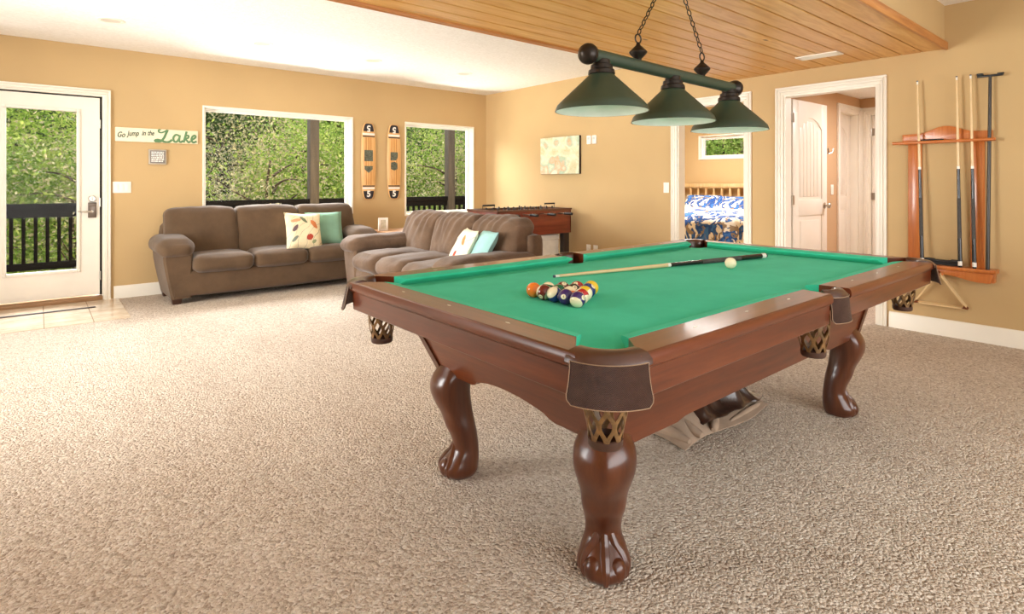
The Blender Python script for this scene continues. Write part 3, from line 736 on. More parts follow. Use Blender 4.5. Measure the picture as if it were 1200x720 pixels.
def leaf_mat(name, cols):
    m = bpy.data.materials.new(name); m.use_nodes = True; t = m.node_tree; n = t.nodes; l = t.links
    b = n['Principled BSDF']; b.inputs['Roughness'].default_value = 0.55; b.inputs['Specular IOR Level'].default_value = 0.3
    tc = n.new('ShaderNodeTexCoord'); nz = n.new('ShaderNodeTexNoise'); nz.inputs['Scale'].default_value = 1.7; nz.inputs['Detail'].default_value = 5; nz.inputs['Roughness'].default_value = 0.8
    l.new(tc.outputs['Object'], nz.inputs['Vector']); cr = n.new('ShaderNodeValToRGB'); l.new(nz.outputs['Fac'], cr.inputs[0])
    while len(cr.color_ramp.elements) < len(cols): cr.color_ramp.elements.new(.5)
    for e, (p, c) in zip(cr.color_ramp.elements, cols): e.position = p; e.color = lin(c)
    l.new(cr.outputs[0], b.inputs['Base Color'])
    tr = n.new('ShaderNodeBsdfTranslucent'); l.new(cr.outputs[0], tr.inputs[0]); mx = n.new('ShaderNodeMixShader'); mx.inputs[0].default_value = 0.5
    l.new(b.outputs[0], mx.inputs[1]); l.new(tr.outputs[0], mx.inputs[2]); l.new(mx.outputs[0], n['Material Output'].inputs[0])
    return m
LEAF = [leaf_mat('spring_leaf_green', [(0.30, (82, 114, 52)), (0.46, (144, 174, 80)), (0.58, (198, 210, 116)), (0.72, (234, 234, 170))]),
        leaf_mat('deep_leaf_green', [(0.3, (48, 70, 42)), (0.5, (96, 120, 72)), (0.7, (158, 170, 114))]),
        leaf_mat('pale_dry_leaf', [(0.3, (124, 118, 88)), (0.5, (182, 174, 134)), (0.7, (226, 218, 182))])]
BARK = plain('grey_brown_bark', (92, 78, 64), 0.9, var=0.25, vscale=6)
def foliage_mesh(name, n, r, leaf, seed, clumps, mat):
    g = np.random.default_rng(seed)
    cc = g.normal(size=(clumps, 3)); cc /= np.linalg.norm(cc, axis=1)[:, None]; cc *= (g.random((clumps, 1)) ** 0.45) * np.array(r) * 0.9
    idx = g.integers(0, clumps, n); p = cc[idx] + g.normal(size=(n, 3)) * np.array(r) * 0.22
    d = g.normal(size=(n, 3)); d /= np.linalg.norm(d, axis=1)[:, None]; e = np.cross(d, g.normal(size=(n, 3))); e /= np.linalg.norm(e, axis=1)[:, None]
    s = leaf * (0.6 + 0.8 * g.random((n, 1))); nrm = np.cross(d, e)
    v = np.stack([p - d * s, p + e * s * 0.45 + nrm * s * 0.12, p + d * s, p - e * s * 0.45 + nrm * s * 0.12], 1).reshape(-1, 3)
    me = bpy.data.meshes.new(name); me.from_pydata(v.tolist(), [], [(4 * i, 4 * i + 1, 4 * i + 2, 4 * i + 3) for i in range(n)]); me.materials.append(mat); me.update(); return me
def trunk_mesh(name, h, r, seed):
    g = random.Random(seed); mb = MB()
    pts = [(g.uniform(-.06, .06) * k, g.uniform(-.06, .06) * k, h * k / 5) for k in range(6)]
    mb.tube(catmull(pts, 3), [r * (1 - 0.75 * k / 15) for k in range(16)], 8)
    for k in range(9):
        z = h * g.uniform(0.3, 0.95); a = g.uniform(0, 2 * PI); L = g.uniform(0.7, 1.5)
        q = [(0, 0, z), (math.cos(a) * L * .5, math.sin(a) * L * .5, z + L * .18), (math.cos(a) * L, math.sin(a) * L, z + L * g.uniform(.1, .5))]
        mb.tube(catmull(q, 3), [r * 0.42 * (1 - 0.12 * i) for i in range(7)], 6)
    me = bpy.data.meshes.new(name); me.from_pydata(mb.v, [], mb.f); me.materials.append(BARK); me.polygons.foreach_set('use_smooth', [True] * len(me.polygons)); me.update(); return me
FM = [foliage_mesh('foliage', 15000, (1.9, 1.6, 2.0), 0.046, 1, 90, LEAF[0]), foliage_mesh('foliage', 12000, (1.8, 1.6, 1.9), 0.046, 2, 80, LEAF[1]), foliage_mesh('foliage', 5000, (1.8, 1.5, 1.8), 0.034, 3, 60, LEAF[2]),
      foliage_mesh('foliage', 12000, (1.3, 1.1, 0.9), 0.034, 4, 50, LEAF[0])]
TM = [trunk_mesh('trunk', 4.2, 0.11, 1), trunk_mesh('trunk', 4.2, 0.09, 2), trunk_mesh('trunk', 4.0, 0.07, 3), trunk_mesh('trunk', 1.6, 0.04, 4)]
TREE_GROUP = 'trees and bushes beyond the deck'
def tree(k, x, y, z, cz, s, rz, label, name='tree'):
    t = thing(name, label, name, (x, y, z), rz, TREE_GROUP)
    f = link_obj('foliage', FM[k], t); f.location = (0, 0, cz); b = link_obj('trunk', TM[k], t); t.scale = (s, s, s); return t
WHERE = ['seen through the glazed door', 'seen through the window behind the brown sofa', 'seen through the window by the corner']
KIND = ['bright spring-green leafy tree', 'deep green leafy tree', 'pale sparse dry-leaved tree']
spots = [  # kind, x, y, base z, scale, where
 (0, -0.6, 13.0, -1.6, 1.0, 0), (0, 1.0, 12.2, -2.0, 0.95, 0), (1, 0.2, 16.0, -1.0, 1.15, 0), (0, -1.9, 17.0, -0.8, 1.2, 0), (2, 0.9, 19.5, 0.4, 1.2, 0),
 (2, 3.0, 13.6, -1.6, 1.0, 1), (0, 4.3, 12.6, -2.0, 0.95, 1), (1, 3.5, 16.8, -0.6, 1.15, 1), (0, 6.2, 14.4, -1.5, 1.05, 1), (2, 5.3, 17.2, -0.4, 1.1, 1), (0, 4.6, 20.0, 0.6, 1.3, 1), (1, 7.4, 18.6, 0.2, 1.2, 1), (2, 2.2, 18.6, 0.2, 1.1, 1), (2, 3.35, 10.9, -2.2, 0.95, 1), (2, 0.55, 10.8, -2.2, 0.9, 0), (2, 7.4, 11.0, -2.2, 0.95, 2),
 (0, 8.0, 12.8, -1.8, 0.95, 2), (1, 9.0, 14.4, -1.4, 1.05, 2), (2, 10.2, 13.6, -1.6, 1.0, 2), (0, 11.2, 16.6, -0.6, 1.15, 2), (2, 8.8, 17.4, -0.4, 1.1, 2), (1, 12.8, 18.6, 0.2, 1.3, 2), (0, 10.0, 20.6, 0.8, 1.3, 2)]
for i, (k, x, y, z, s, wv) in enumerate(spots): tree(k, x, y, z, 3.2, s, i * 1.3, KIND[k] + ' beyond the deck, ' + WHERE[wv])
for i, (x, y, z, wv) in enumerate([(-0.9, 11.2, -1.4, 0), (0.5, 11.0, -1.5, 0), (2.6, 11.3, -1.3, 1), (3.9, 11.0, -1.3, 1), (5.2, 11.6, -1.2, 1), (6.6, 11.2, -1.3, 2), (7.6, 11.3, -1.2, 2), (8.9, 11.7, -1.2, 2)]):
    tree(3, x, y, z, 1.1, 1.0, i * 0.9, 'low green bush past the deck railing, ' + WHERE[wv], 'bush')
for i, (k, x, y, z, s) in enumerate([(0, 12.2, 7.0, -1.6, 1.0), (1, 13.5, 8.2, -0.6, 1.1), (2, 12.0, 5.6, -1.4, 0.9), (0, 13.6, 6.4, -0.4, 1.1)]):
    t = tree(k, x, y, z, 3.2, s, i * 2.1, KIND[k] + ' seen through the small bedroom window')

# ================================================================== POOL TABLE
TX, TY = 2.2675, 1.54                     # table centre
HX, HYY = 1.3025, 0.730                   # half size to the rail's outer face
NX, NY = 1.150, 0.575                    # half size to the cushion nose
ZR, ZB = 0.80, 0.762                      # rail top, bed
pt = thing('pool_table', 'carved mahogany pool table with green cloth and claw feet in the middle of the carpet', 'pool table', (TX, TY, 0))
CP = [(sx * 1.172, sy * 0.603) for sx in (-1, 1) for sy in (-1, 1)]      # corner pocket centres
SPK = [(0, s * 0.632) for s in (-1, 1)]                                   # side pocket centres
PR = 0.062
# bed cloth, notched at the pockets
poly = []
BXh, BYh = NX + 0.04, NY + 0.04
def arc(cx, cy, r, a0, a1, n): return [(cx + r * math.cos(a0 + (a1 - a0) * i / n), cy + r * math.sin(a0 + (a1 - a0) * i / n)) for i in range(n + 1)]
def notch_corner(sx, sy):
    cx, cy = sx * 1.172, sy * 0.603; r = PR
    # entry/exit points where circle meets the rectangle's inner part
    base = math.atan2(-sy, -sx)
    return cx, cy, r, base
# walk ccw from (-,-)
cx, cy, r, b_ = notch_corner(-1, -1); poly += arc(cx, cy, r, b_ + 1.25, b_ - 1.25, 10)
poly += [(-0.075, -BYh)] + arc(0, -0.632, PR, PI - 0.35, 0.35, 8) + [(0.075, -BYh)]
cx, cy, r, b_ = notch_corner(1, -1); poly += arc(cx, cy, r, b_ + 1.25, b_ - 1.25, 10)
cx, cy, r, b_ = notch_corner(1, 1); poly += arc(cx, cy, r, b_ + 1.25, b_ - 1.25, 10)
poly += [(0.075, BYh)] + arc(0, 0.632, PR, -0.35, -PI + 0.35, 8) + [(-0.075, BYh)]
cx, cy, r, b_ = notch_corner(-1, 1); poly += arc(cx, cy, r, b_ + 1.25, b_ - 1.25, 10)
mb = MB(); mb.prism(poly, 0.728, ZB); obj('playing_surface', mb, MAT['felt'], pt)

def rail_profile_rings(p_out0, p_out1, p_in0, p_in1, prof):
    """prof: list of (t across 0 outer..1 inner, z); loft from end 0 to end 1"""
    def ring(po, pi): return [(po[0] + (pi[0] - po[0]) * t, po[1] + (pi[1] - po[1]) * t, z) for t, z in prof]
    return [ring(p_out0, p_in0), ring(p_out1, p_in1)]
WP = [(0.12, 0.688), (0.09, 0.692), (0.075, 0.758), (0.04, 0.762), (-0.02, 0.766), (-0.045, 0.773), (-0.05, 0.782), (-0.035, 0.791), (0.0, 0.797), (0.06, ZR), (1.0, ZR), (1.0, 0.72)]
CU = [(0.0, 0.79), (0.0, ZR + 0.001), (0.85, ZR - 0.005), (0.97, ZR - 0.008), (1.0, ZR - 0.011), (0.97, ZR - 0.016), (0.6, ZR - 0.026), (0.1, ZB - 0.01), (0.0, ZB - 0.01)]
WI = 0.048                                # cloth width
def add_rail(po0, po1, pi0, pi1, pn0, pn1, m, sights):
    mb = MB(); rings = rail_profile_rings(po0, po1, pi0, pi1, WP); mb.loft(rings)
    r = obj('rail', mb, m, pt, smooth=24)
    mb = MB(); mb.loft(rail_profile_rings(pi0, pi1, pn0, pn1, CU)); obj('cushion', mb, MAT['felt'], r, smooth=50)
    for sx, sy in sights:
        mb = MB(); dx_, dy_ = (0.004, 0.011) if abs(sx) > 1.1 else (0.011, 0.004); mb.prism([(sx - dx_, sy), (sx, sy - dy_), (sx + dx_, sy), (sx, sy + dy_)], 0.799, 0.8008); obj('sight', mb, MAT['sight'], r)
for s in (-1, 1):
    # short rails
    xo, xi, xn = s * HX, s * (NX + WI), s * NX
    add_rail((xo, -0.622), (xo, 0.622), (xi, -0.528), (xi, 0.528), (xn, -0.500), (xn, 0.500), MAT['mahY'], [(s * (HX - 0.062), y) for y in (-0.3, 0, 0.3)])
    # long rails in two halves
    yo, yi, yn = s * HYY, s * (NY + WI), s * NY
    for q in (-1, 1):
        add_rail((q * 1.195, yo), (q * 0.085, yo), (q * 1.105, yi), (q * 0.075, yi), (q * 1.076, yn), (q * 0.062, yn), MAT['mahX'], [(q * x, s * (HYY - 0.062)) for x in (0.29, 0.58, 0.87)])
# frame under the rails
mb = MB(); mb.box(-HX + 0.11, HX - 0.11, -HYY + 0.11, HYY - 0.11, 0.69, 0.726)
obj('slate_frame', mb, MAT['mahX'], pt)
# cabinet panels
top = (1.125, 0.50); bot = (0.975, 0.455); ZT, ZL = 0.70, 0.405
def panel(along):
    mb = MB(); n = 40; outer = []; inner = []
    for i in range(n + 1):
        s = 2 * i / n - 1
        if along == 'Y':
            a = abs(s) * bot[1]
            zb = 0.417 if a > 0.215 else (0.417 + 0.022 * min(1, (0.215 - a) / 0.03) + 0.030 * max(0.0, 1 - (a / 0.19) ** 2) if a < 0.215 else 0.417)
            f = (zb - ZL) / (ZT - ZL)
            P = lambda z, d: ((-(bot[0] + (top[0] - bot[0]) * (z - ZL) / (ZT - ZL)) + d), s * (bot[1] + (top[1] - bot[1]) * (z - ZL) / (ZT - ZL)), z)
        else:
            a = abs(s) * bot[0]
            zb = 0.400 if a > 0.62 else (0.400 + 0.012 * min(1, (0.62 - a) / 0.04))
            P = lambda z, d: (s * (bot[0] + (top[0] - bot[0]) * (z - ZL) / (ZT - ZL)), -(bot[1] + (top[1] - bot[1]) * (z - ZL) / (ZT - ZL)) + d, z)
        outer.append((P(zb, 0), P(ZT, 0))); inner.append((P(zb, 0.022), P(ZT, 0.022)))
    vs = []; fs = []
    for k in range(n + 1): vs += [outer[k][0], outer[k][1], inner[k][1], inner[k][0]]
    for k in range(n):
        for q in range(4): fs.append((4 * k + q, 4 * k + (q + 1) % 4, 4 * k + 4 + (q + 1) % 4, 4 * k + 4 + q))
    fs += [(0, 1, 2, 3), (4 * n, 4 * n + 3, 4 * n + 2, 4 * n + 1)]
    mb.add(vs, fs); return mb
for al, m in (('Y', MAT['mahY']), ('X', MAT['mahX'])):
    for rot in (0, PI):
        mb = panel(al); R = Matrix.Rotation(rot, 4, 'Z'); xf(mb, lambda p: R @ p); obj('apron_panel', mb, m, pt, smooth=25)
for sx in (-1, 1):
    for sy in (-1, 1):
        mb = MB(); d = 0.008; rings = []
        for z, (hx, hy) in ((0.70, top), (0.405, bot)):
            X, Y = sx * hx, sy * hy
            rings.append([(X + sx * d, Y + sy * d, z), (X - sx * 0.03, Y + sy * d, z), (X - sx * 0.03, Y - sy * 0.03, z), (X + sx * d, Y - sy * 0.03, z)])
        mb.loft(rings); obj('corner_moulding', mb, MAT['mahZ'], pt)

# cabriole legs with ball-and-claw feet
LEG = [  # z, outer, inner, half width
 (0.470, 0.070, -0.055, 0.060), (0.435, 0.092, -0.060, 0.078), (0.405, 0.112, -0.056, 0.092), (0.372, 0.124, -0.048, 0.096), (0.335, 0.121, -0.046, 0.093), (0.295, 0.104, -0.050, 0.083), (0.250, 0.078, -0.057, 0.072),
 (0.205, 0.060, -0.066, 0.068), (0.165, 0.040, -0.074, 0.060), (0.13, 0.028, -0.079, 0.056), (0.108, 0.030, -0.081, 0.058), (0.088, 0.046, -0.082, 0.066), (0.066, 0.066, -0.082, 0.074), (0.042, 0.084, -0.080, 0.083), (0.018, 0.084, -0.076, 0.080), (0.0, 0.066, -0.066, 0.064)]
def make_leg():
    mb = MB(); rings = []; k = 32
    for z, o, i, w in LEG:
        c = (o + i) / 2; h = (o - i) / 2; r = []
        for q in range(k):
            a = 2 * PI * q / k; ca, sa = math.cos(a), math.sin(a); e = 1.5 if z > 0.22 else 1.72   # diamond-like section: a ridge on the diagonal
            rr = (abs(ca) ** e + abs(sa) ** e) ** (-1 / e)
            r.append((c + h * ca * rr, w * sa * rr, z))
        rings.append(r)
    # smooth between rings
    sm = []
    for i in range(len(rings) - 1):
        a, b, c_, d = rings[max(i - 1, 0)], rings[i], rings[i + 1], rings[min(i + 2, len(rings) - 1)]
        for t in (0, 0.34, 0.67):
            sm.append([tuple(0.5 * (2 * b[q][e] + (c_[q][e] - a[q][e]) * t + (2 * a[q][e] - 5 * b[q][e] + 4 * c_[q][e] - d[q][e]) * t * t + (3 * b[q][e] - a[q][e] - 3 * c_[q][e] + d[q][e]) * t ** 3) for e in range(3)) for q in range(k)])
    sm.append(rings[-1]); mb.loft(sm)
    # claws: three ridged toes with knuckles, and the ball showing between them
    for ang, L in ((0.0, 1.0), (1.15, 0.92), (-1.15, 0.92)):
        ca, sa = math.cos(ang), math.sin(ang)
        P = [(0.006 + 0.008 * ca, 0.018 * sa, 0.135), (0.010 + 0.020 * ca * L, 0.036 * sa * L, 0.098), (0.004 + 0.048 * ca * L, 0.058 * sa * L, 0.070), (0.004 + 0.070 * ca * L, 0.072 * sa * L, 0.040), (0.004 + 0.070 * ca * L, 0.070 * sa * L, 0.008)]
        mb.tube(catmull(P, 4), [0.010, 0.012, 0.013, 0.014, 0.014, 0.015, 0.016, 0.017, 0.017, 0.0165, 0.016, 0.0155, 0.015, 0.014, 0.013, 0.011, 0.009], 8)
    for ang in (0.58, -0.58):
        ca, sa = math.cos(ang), math.sin(ang)
        M = Matrix.Translation((0.002 + 0.050 * ca, 0.058 * sa, 0.036)) @ Matrix.Rotation(ang, 4, 'Z')
        mb.ell((0, 0, 0), (0.032, 0.033, 0.038), 18, 12, M=M)
    return mb
legme = None
for sx in (-1, 1):
    for sy in (-1, 1):
        if legme is None: l = obj('leg', make_leg(), MAT['mahZ'], pt, smooth=40); legme = l.data
        else: l = link_obj('leg', legme, pt)
        l.location = (sx * 0.930, sy * 0.390, 0); l.rotation_euler = (0, 0, math.atan2(sy, sx))

# pockets -----------------------------------------------------------------
def make_pocket(corner=True):
    """local +x points out of the table"""
    half = math.radians(43 if corner else 42); rs = 0.136 if corner else 0.112; xo = 0.0
    prof = [(0.064, 0.745), (0.064, 0.79), (0.070, 0.800), (0.085, 0.8055), (rs - 0.035, 0.8055), (rs - 0.012, 0.801), (rs + 0.002, 0.788), (rs + 0.004, 0.776), (rs - 0.006, 0.768), (0.080, 0.745)]
    mb = MB(); mb.lathe(prof, (0, 0, 0), 28, -half * 1.12, half * 1.12)
    rim = ('pocket_rim', mb, MAT['leather'])
    # shield: flared, rounded lower corners
    ha = math.radians(40 if corner else 40); nu, nv = 26, 10; zt, zb = 0.783, (0.688 if corner else 0.692); fl = 0.020 if corner else 0.010
    def grid(off):
        out = []
        for j in range(nv + 1):
            for i in range(nu + 1):
                u = 2 * i / nu - 1; v = j / nv
                # round the lower corners, slight waist
                vv = v; uu = u * (1 - 0.03 * math.sin(PI * v))
                if v > 0.8: uu *= 1 - 0.16 * ((v - 0.8) / 0.2) ** 2.2
                r = rs + 0.006 + fl * v ** 1.2 + off; a = ha * uu
                out.append((r * math.cos(a), r * math.sin(a), zt + (zb - zt) * vv - 0.006 * (1 - abs(u)) * 0 ))
        return out
    A, B = grid(0.0), grid(-0.007); N = (nu + 1) * (nv + 1); fs = []
    for j in range(nv):
        for i in range(nu):
            a = j * (nu + 1) + i; fs.append((a, a + 1, a + nu + 2, a + nu + 1)); fs.append((N + a, N + a + nu + 1, N + a + nu + 2, N + a + 1))
    def edge(idx):
        for p, q in zip(idx[:-1], idx[1:]): fs.append((p, N + p, N + q, q))
    el = [j * (nu + 1) for j in range(nv + 1)]; er = [j * (nu + 1) + nu for j in range(nv + 1)]; et = list(range(nu + 1)); eb = [nv * (nu + 1) + i for i in range(nu + 1)]
    for e in (el, er, et, eb): edge(e)
    mb = MB(); mb.add(A + B, fs); shield = ('shield', mb, MAT['shield'])
    P = [A[i] for i in reversed(el)] ; path = [A[i] for i in et[::-1]][::1]
    loop = [A[i] for i in el] + [A[i] for i in eb[1:]] + [A[i] for i in reversed(er[:-1])] + [A[i] for i in reversed(et[1:-1])]
    mp = MB(); mp.tube(loop, 0.0014, 6, closed=True); pip = ('piping', mp, MAT['piping'])
    # net of leather straps
    mn = MB(); K = 8
    def rad(t): return 0.050 + 0.010 * math.sin(PI * min(1, t * 1.1)) - 0.008 * t
    zt2, zb2 = 0.735, 0.556
    def tri(q): q = q % 1.0; return 1 - abs(2 * q - 1)
    for k in range(K):
        for sgn in (-1, 1):
            vs = []; fs = []; n = 24
            for i in range(n + 1):
                t = i / n; q = tri(t * 2.0); q = q * q * (3 - 2 * q); a = 2 * PI * k / K + sgn * (PI / K) * q * 1.02; R_ = rad(t); z = zt2 + (zb2 - zt2) * t; hw = 0.0062 / R_
                for dr, da in ((-.0012, -hw), (.0014, -hw), (.0022, 0), (.0014, hw), (-.0012, hw)): vs.append(((R_ + dr) * math.cos(a + da), (R_ + dr) * math.sin(a + da), z))
            for i in range(n):
                for e in range(5): e2 = (e + 1) % 5; fs.append((5 * i + e, 5 * i + e2, 5 * i + 5 + e2, 5 * i + 5 + e))
            fs += [(0, 1, 2, 3, 4), tuple(5 * n + e for e in (4, 3, 2, 1, 0))]
            mn.add(vs, fs)
    net = ('net', mn, MAT['net'])
    mc = MB(); mc.lathe([(0.030, 0.540), (0.041, 0.539), (0.044, 0.545), (0.045, 0.560), (0.041, 0.563), (0.037, 0.548), (0.0, 0.546)], (0, 0, 0), 24); cup = ('cup', mc, MAT['netcup'])
    return rim, shield, pip, net, cup
def place_pocket(parts_, x, y, a, cache):
    e = link_obj('pocket', None, pt); e.location = (x, y, 0); e.rotation_euler = (0, 0, a)
    for nm, mb, m in parts_:
        if nm not in cache:
            u = (lambda p: (math.atan2(p[1], p[0]) * 0.145, p[2])) if nm == 'shield' else None
            c = obj(nm, mb, m, e, smooth=45, uv=u); cache[nm] = c.data
        else: c = link_obj(nm, cache[nm], e)
    return e
pc = make_pocket(True); cache = {}
for x, y in CP: place_pocket(pc, x, y, math.atan2(y / abs(y), x / abs(x)), cache)
ps = make_pocket(False); cache2 = {}
for x, y in SPK: place_pocket(ps, x, y, math.atan2(y, 0.0), cache2)

# ---- balls ---------------------------------------------------------------
BR = 0.0286
def ball_mat(name, rgb, stripe, cue=False):
    t = NT(name, 0.12, 0, 0.5); t.b.inputs['Coat Weight'].default_value = 0.3
    s = t.sep(t.coord('Object')); cream = lin((240, 226, 190)); c = lin(rgb)
    if cue: t.color(cream); return t.m
    col = c
    if stripe:
        band = t.math('LESS_THAN', t.math('ABSOLUTE', s[2]), 0.0155); col = t.mix(band, cream, c)
    d = t.math('SQRT', t.math('ADD', t.math('POWER', s[1], 2.0), t.math('POWER', s[2], 2.0)))
    spot = t.math('MULTIPLY', t.math('LESS_THAN', d, 0.0092), 1.0)
    t.color(t.mix(spot, col, cream)); return t.m
COL = {1: (226, 186, 40), 2: (30, 44, 110), 3: (178, 34, 34), 4: (58, 32, 98), 5: (226, 120, 44), 6: (20, 96, 60), 7: (110, 34, 28), 8: (24, 22, 22)}
NAMEC = {1: 'yellow', 2: 'dark blue', 3: 'red', 4: 'purple', 5: 'orange', 6: 'green', 7: 'maroon', 8: 'black'}
BMATS = {}
def ball_mesh():
    mb = MB(); mb.ell((0, 0, 0), (BR, BR, BR), 32, 20); return mb
ballme = {}
def make_ball(nm, x, y, rot, label, group='racked pool balls'):
    if nm not in BMATS:
        k = nm if nm <= 8 else nm - 8
        BMATS[nm] = ball_mat('pool_ball_%s' % ('cue' if nm == 0 else str(nm)), COL.get(k, (0, 0, 0)), nm > 8, nm == 0)
    o = obj('cue_ball' if nm == 0 else 'pool_ball', ball_mesh(), BMATS[nm], smooth=180); o.location = (x, y, ZB + BR); o.rotation_euler = rot
    tag(o, label, 'pool ball', None if nm == 0 else group)
    if nm:
        for s in (1, -1):
            tm = text_mesh(str(nm), 0.0125, 0.0)
            def onball(p):
                Y, Z = p.x * s, p.y; r = BR + 0.00015
                return Vector((s * math.sqrt(max(1e-8, r * r - Y * Y - Z * Z)), Y, Z))
            xf(tm, onball); obj('number', tm, MAT['black'], o, smooth=0)
    return o
D = 0.0572
# rows from the five-ball base (nearest the left short rail) to the yellow apex
layout = [
 [(5, 0.3, 0.2, 2.2, 'solid orange ball at the left end of the rack'), (15, 1.2, 0.5, 3.4, 'maroon striped ball beside the solid orange ball'), (10, 0.9, 0.1, 4.6, 'blue striped ball in the middle of the front row'), (4, 0.2, -0.2, 3.6, 'solid purple ball beside the near striped corner ball'), (12, -1.0, -0.35, -1.45, 'purple striped ball at the corner of the rack nearest the camera')],
 [(14, 0.2, 0.3, 0.8, 'green striped ball behind the maroon striped ball'), (6, 1.0, 0.6, 0.3, 'solid green ball behind the blue striped ball'), (13, 0.1, 0.2, 0.2, 'cream and orange striped ball behind the solid purple ball'), (11, 0.9, 0.2, 3.0, 'red striped ball behind the near purple striped corner ball')],
 [(7, 0.5, 1.0, 1.2, 'solid maroon ball behind the solid green ball'), (8, 0.4, 0.7, 1.0, 'solid black ball in the middle of the rack'), (9, 1.3, 0.4, 3.3, 'yellow-orange striped ball in the right row of the rack')],
 [(3, 0.4, 0.9, 0.4, 'solid red ball just behind the solid black ball'), (2, 0.2, 0.7, 1.9, 'solid dark blue ball next to the yellow apex ball')],
 [(1, 0.2, 0.5, 2.8, 'solid yellow ball at the far apex of the rack')]]
rx0, ry0 = 1.449, 1.480
for r, row in enumerate(layout):
    n = len(row)
    for i, (nm, a, b, c, lab) in enumerate(row):
        make_ball(nm, rx0 + r * D * 0.8660, ry0 + D * ((n - 1) / 2 - i), (a, b, c), lab)
make_ball(0, 2.702, 1.482, (0, 0, 0), 'white cue ball on the green cloth beside the black cue butt')

# ---- cues ---------------------------------------------------------------
def make_cue(name, label, L=1.46, group=None, bridge=False):
    """local z from butt (0) to tip (L)"""
    e = thing(name, label, 'cue', group=group)
    r = lambda z: 0.0145 - (0.0145 - 0.0063) * z / L
    def seg(nm, z0, z1, m, d=0.0, parent=e):
        mb = MB(); k = 4; mb.tube([(0, 0, z0 + (z1 - z0) * i / k) for i in range(k + 1)], [r(z0 + (z1 - z0) * i / k) + d for i in range(k + 1)], 14); return obj(nm, mb, m, parent)
    seg('bumper', 0, 0.012, MAT['rubber'], -0.003); seg('butt_cap', 0.012, 0.045, MAT['white'], 0.0002)
    seg('butt_sleeve', 0.045, 0.22, MAT['cuebutt']); seg('wrap', 0.22, 0.52, MAT['wrap'], 0.0004); seg('forearm', 0.52, 0.745, MAT['cuebutt'])
    seg('joint_collar', 0.745, 0.765, MAT['white'], 0.0003); seg('shaft', 0.765, L - 0.03, MAT['mapleplain']); seg('ferrule', L - 0.03, L - 0.008, MAT['white']); seg('tip', L - 0.008, L, MAT['tip'])
    return e
def aim(e, p0, p1):
    e.location = p0; e.rotation_euler = Vector((0, 0, 1)).rotation_difference((Vector(p1) - Vector(p0))).to_euler()
tc = make_cue('pool_cue', 'pool cue with black butt lying across the green table cloth'); aim(tc, (3.243, 1.560, ZB + 0.0148), (1.803, 1.863, ZB + 0.0075))

# ================================================================== BILLIARD LAMP
LY = 1.512; bz = 1.702; LX0, LX1 = 1.69, 2.765
bl = thing('billiard_lamp', 'green three-shade billiard lamp hanging by chains over the pool table', 'lamp', (2.24, LY, bz), -0.022)
tilt = -0.022
bz_at = lambda x: tilt * x
mb = MB(); mb.tube([(LX0 - 2.24, 0, bz_at(LX0 - 2.24)), (LX1 - 2.24, 0, bz_at(LX1 - 2.24))], 0.0265, 20); obj('bar', mb, MAT['lampgreen'], bl)
for s, x in ((-1, LX0 - 2.24), (1, LX1 - 2.24)):
    M = Matrix.Translation((x, 0, bz_at(x))) @ Matrix.Rotation(s * PI / 2, 4, 'Y')
    mb = MB(); mb.lathe([(0, 0.05), (0.012, 0.049), (0.02, 0.043), (0.033, 0.037), (0.041, 0.024), (0.043, 0.008), (0.038, -0.008), (0.029, -0.016), (0.0268, -0.02)], (0, 0, 0), 24, M=M); obj('end_cap', mb, MAT['bronze'], bl)
shade_parts = None
for x in (1.757 - 2.24, 0.0, 2.722 - 2.24):
    z0 = bz_at(x)
    if shade_parts is None:
        h = -0.207      # rim height relative to the bar
        mb = MB(); mb.lathe([(0.048, -0.070), (0.060, -0.083), (0.165, -0.182), (0.181, -0.199), (0.188, -0.216), (0.190, -0.222), (0.187, -0.222)], (0, 0, 0), 48); A_ = mb
        mi_ = MB(); mi_.lathe([(0.045, -0.072), (0.058, -0.087), (0.163, -0.186), (0.178, -0.203), (0.1855, -0.222)], (0, 0, 0), 48)
        mcap = MB(); mcap.lathe([(0.034, -0.012), (0.036, -0.030), (0.044, -0.034), (0.046, -0.050), (0.053, -0.055), (0.055, -0.071), (0.047, -0.075), (0.02, -0.075)], (0, 0, 0), 32)
        ms = MB(); ms.lathe([(0, -0.076), (0.02, -0.076), (0.02, -0.105), (0.0, -0.105)], (0, 0, 0), 16); ms.ell((0, 0, -0.135), (0.029, 0.029, 0.034), 16, 10)
        s0 = obj('shade', A_, MAT['lampgreen'], bl, 60); i0 = obj('shade_lining', mi_, MAT['lampin'], s0, 60); c0 = obj('shade_holder', mcap, MAT['bronze'], bl, 40); b0 = obj('bulb', ms, plain('frosted_bulb_off', (226, 226, 214), 0.3), s0, 60)
        shade_parts = (s0, i0, c0, b0); s, c = s0, c0
    else:
        s = link_obj('shade', shade_parts[0].data, bl); link_obj('shade_lining', shade_parts[1].data, s); link_obj('bulb', shade_parts[3].data, s); c = link_obj('shade_holder', shade_parts[2].data, bl)
    s.location = (x, 0, z0); c.location = (x, 0, z0)
def chain(parent, p0, p1, link=0.034, wire=0.0026):
    p0, p1 = Vector(p0), Vector(p1); L = (p1 - p0).length; n = int(L / (link * 0.78)); d = (p1 - p0).normalized()
    q = Vector((0, 0, 1)).rotation_difference(d).to_matrix().to_4x4()
    mb = MB()
    for i in range(n):
        c = p0 + (p1 - p0) * (i + 0.5) / n; M = Matrix.Translation(c) @ q @ Matrix.Rotation((i % 2) * PI / 2, 4, 'Z')
        loop = []
        for k in range(12):
            a = 2 * PI * k / 12; loop.append(M @ Vector((0.0085 * math.cos(a), 0, (link / 2 - wire) * math.sin(a))))
        mb.tube(loop, wire, 5, closed=True)
    return obj('chain', mb, MAT['bronze'], parent)
